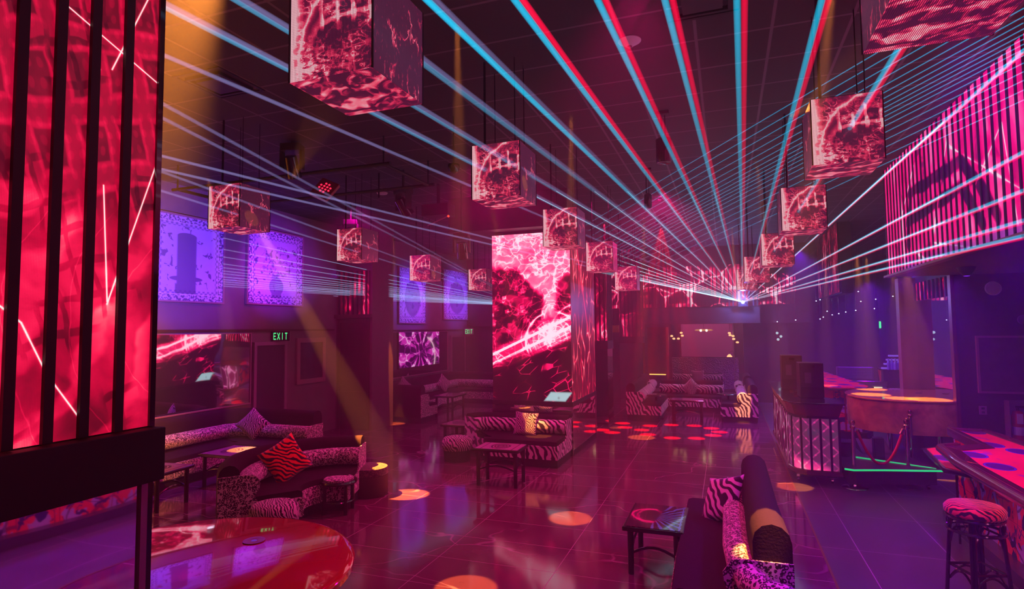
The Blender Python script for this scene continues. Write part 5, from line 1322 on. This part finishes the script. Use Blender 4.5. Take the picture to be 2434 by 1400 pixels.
for e in [(-2.62, 11.99, 3.51), (-2.62, 12.0, 3.53), (-2.62, 12.0, 3.55), (-2.62, 12.0, 3.6), (-2.62, 12.01, 3.7), (-2.62, 12.02, 3.81), (-2.62, 12.03, 3.93), (-2.62, 12.04, 4.07)]:
    beam('bright thin laser beam between the source and the wide middle column', S1, [('shaft', S1, Vector(e), .013, .011, PL), ('white_core', S1, S1.lerp(Vector(e), .8), .011, .004, CYC)], 'low beams toward the middle column')
for e in [(-3.16, 1.95, 3.76), (-3.39, 2.13, 3.76), (-4.49, 2.99, 3.72), (-5.07, 3.47, 3.7)]:
    beam('pale laser beam climbing from behind the middle column to the near pillar', S2, [('shaft', S2, Vector(e), .013, .014, LV), ('white_core', S2, S2.lerp(Vector(e), .55), .010, .003, PL)], 'climbing beams of the left projector')
for y, z in [(8.17, 4.03), (8.17, 3.82), (8.17, 3.68), (8.17, 3.55), (8.18, 3.48), (8.18, 3.42), (8.18, 3.37), (8.18, 3.31), (8.18, 3.26), (8.18, 3.22), (8.19, 3.18), (8.19, 3.14), (10.33, 3.25), (10.33, 3.2), (10.33, 3.14),
             (11.4, 3.12), (12.6, 3.12), (13.8, 3.11)]:
    beam('pale laser beam in the flat sheet striking the left wall pictures', S2, [('shaft', S2, Vector((-8.66, y, z)), .011, .012, LV), ('white_core', S2, S2.lerp(Vector((-8.66, y, z)), .9), .010, .003, PL)], 'flat laser sheet on the left')
TH_ = [((-4.04, 13.5, 4.26), (1.95, 4.72, 4.7)), ((-3.8, 13.5, 4.21), (2.01, 4.89, 4.7)), ((-3.57, 13.5, 4.17), (2.08, 5.05, 4.7)), ((-3.36, 13.5, 4.13), (2.14, 5.22, 4.7)), ((-3.17, 13.5, 4.09), (2.2, 5.37, 4.7)), ((-3.01, 13.5, 4.06), (2.26, 5.51, 4.7)), ((-2.87, 13.5, 4.03), (2.3, 5.64, 4.7)), ((-2.75, 13.5, 4.01), (2.35, 5.75, 4.7)), ((-2.64, 13.5, 3.99), (2.38, 5.84, 4.69)), ((-2.54, 13.5, 3.97), (2.38, 5.84, 4.65)), ((-2.43, 13.5, 3.95), (2.38, 5.85, 4.61)), ((-2.31, 13.5, 3.92), (2.38, 5.85, 4.57)), ((-2.18, 13.5, 3.9), (2.38, 5.86, 4.52)), ((-2.02, 13.5, 3.87), (2.38, 5.87, 4.46)), ((-1.85, 13.5, 3.83), (2.38, 5.88, 4.39)), ((-1.65, 13.5, 3.8), (2.38, 5.89, 4.32)), ((-1.45, 13.5, 3.76), (2.38, 5.89, 4.24)), ((-1.24, 13.5, 3.72), (2.38, 5.9, 4.16))]
for a, e in TH_:
    beam('thin blue laser beam in the parallel bundle rising toward upper right', a, [('shaft', Vector(a), Vector(e), .0065, .0055, TH)], 'thin blue crossing beams')
# red dots cast on the dance floor: one narrow lamp each in a ring fixture
DOTS = [(-.44, 12.96), (-.10, 14.73), (-.76, 14.41), (-.38, 14.16), (-.2, 13.71), (-.32, 13.25), (-.64, 12.8), (-1.12, 12.7), (-1.65, 12.94), (-1.74, 14.11), (-1.28, 14.37), (-2.41, 14.29), (-2.27, 13.71), (-1.85, 13.48), (-2.71, 13.22), (-2.42, 12.97)]
for x, y in DOTS[2:]:
    spot('red_dot_spot', (-1.3, 13.4, 4.6), (x, y, 0), 750, (1, .004, .01), 4.3, .08, .01)
t = thing('ring_spotlight', 'small black multi-beam light over the red floor dots', 'spotlight', (-1.3, 13.4, 4.62))
bm = newbm(); lathe(bm, [(0, .02), (.12, .02), (.14, .06), (.14, .2), (0, .2)], 24); link('housing', bm, MATTE, t, smooth=True)
# ---------------------------------------------------------------- haze
if HAZE:
    bm = newbm(); box(bm, XL+.001, 6.49, -2.29, YB-.001, .001, 4.819)
    def f_haze(b):
        out = NT.nodes['Material Output']; v = NT.nodes.new('ShaderNodeVolumePrincipled') if False else NT.nodes.new('ShaderNodeVolumeScatter')
        v.inputs['Color'].default_value = (.95, .9, .98, 1); v.inputs['Density'].default_value = .0145; v.inputs['Anisotropy'].default_value = .25
        NT.nodes.remove(b); NT.links.new(v.outputs[0], out.inputs['Volume'])
    o = link('haze', bm, material('haze', f_haze)); tag(o, 'thin stage haze filling the whole room', 'haze', None, 'stuff'); o.visible_shadow = True
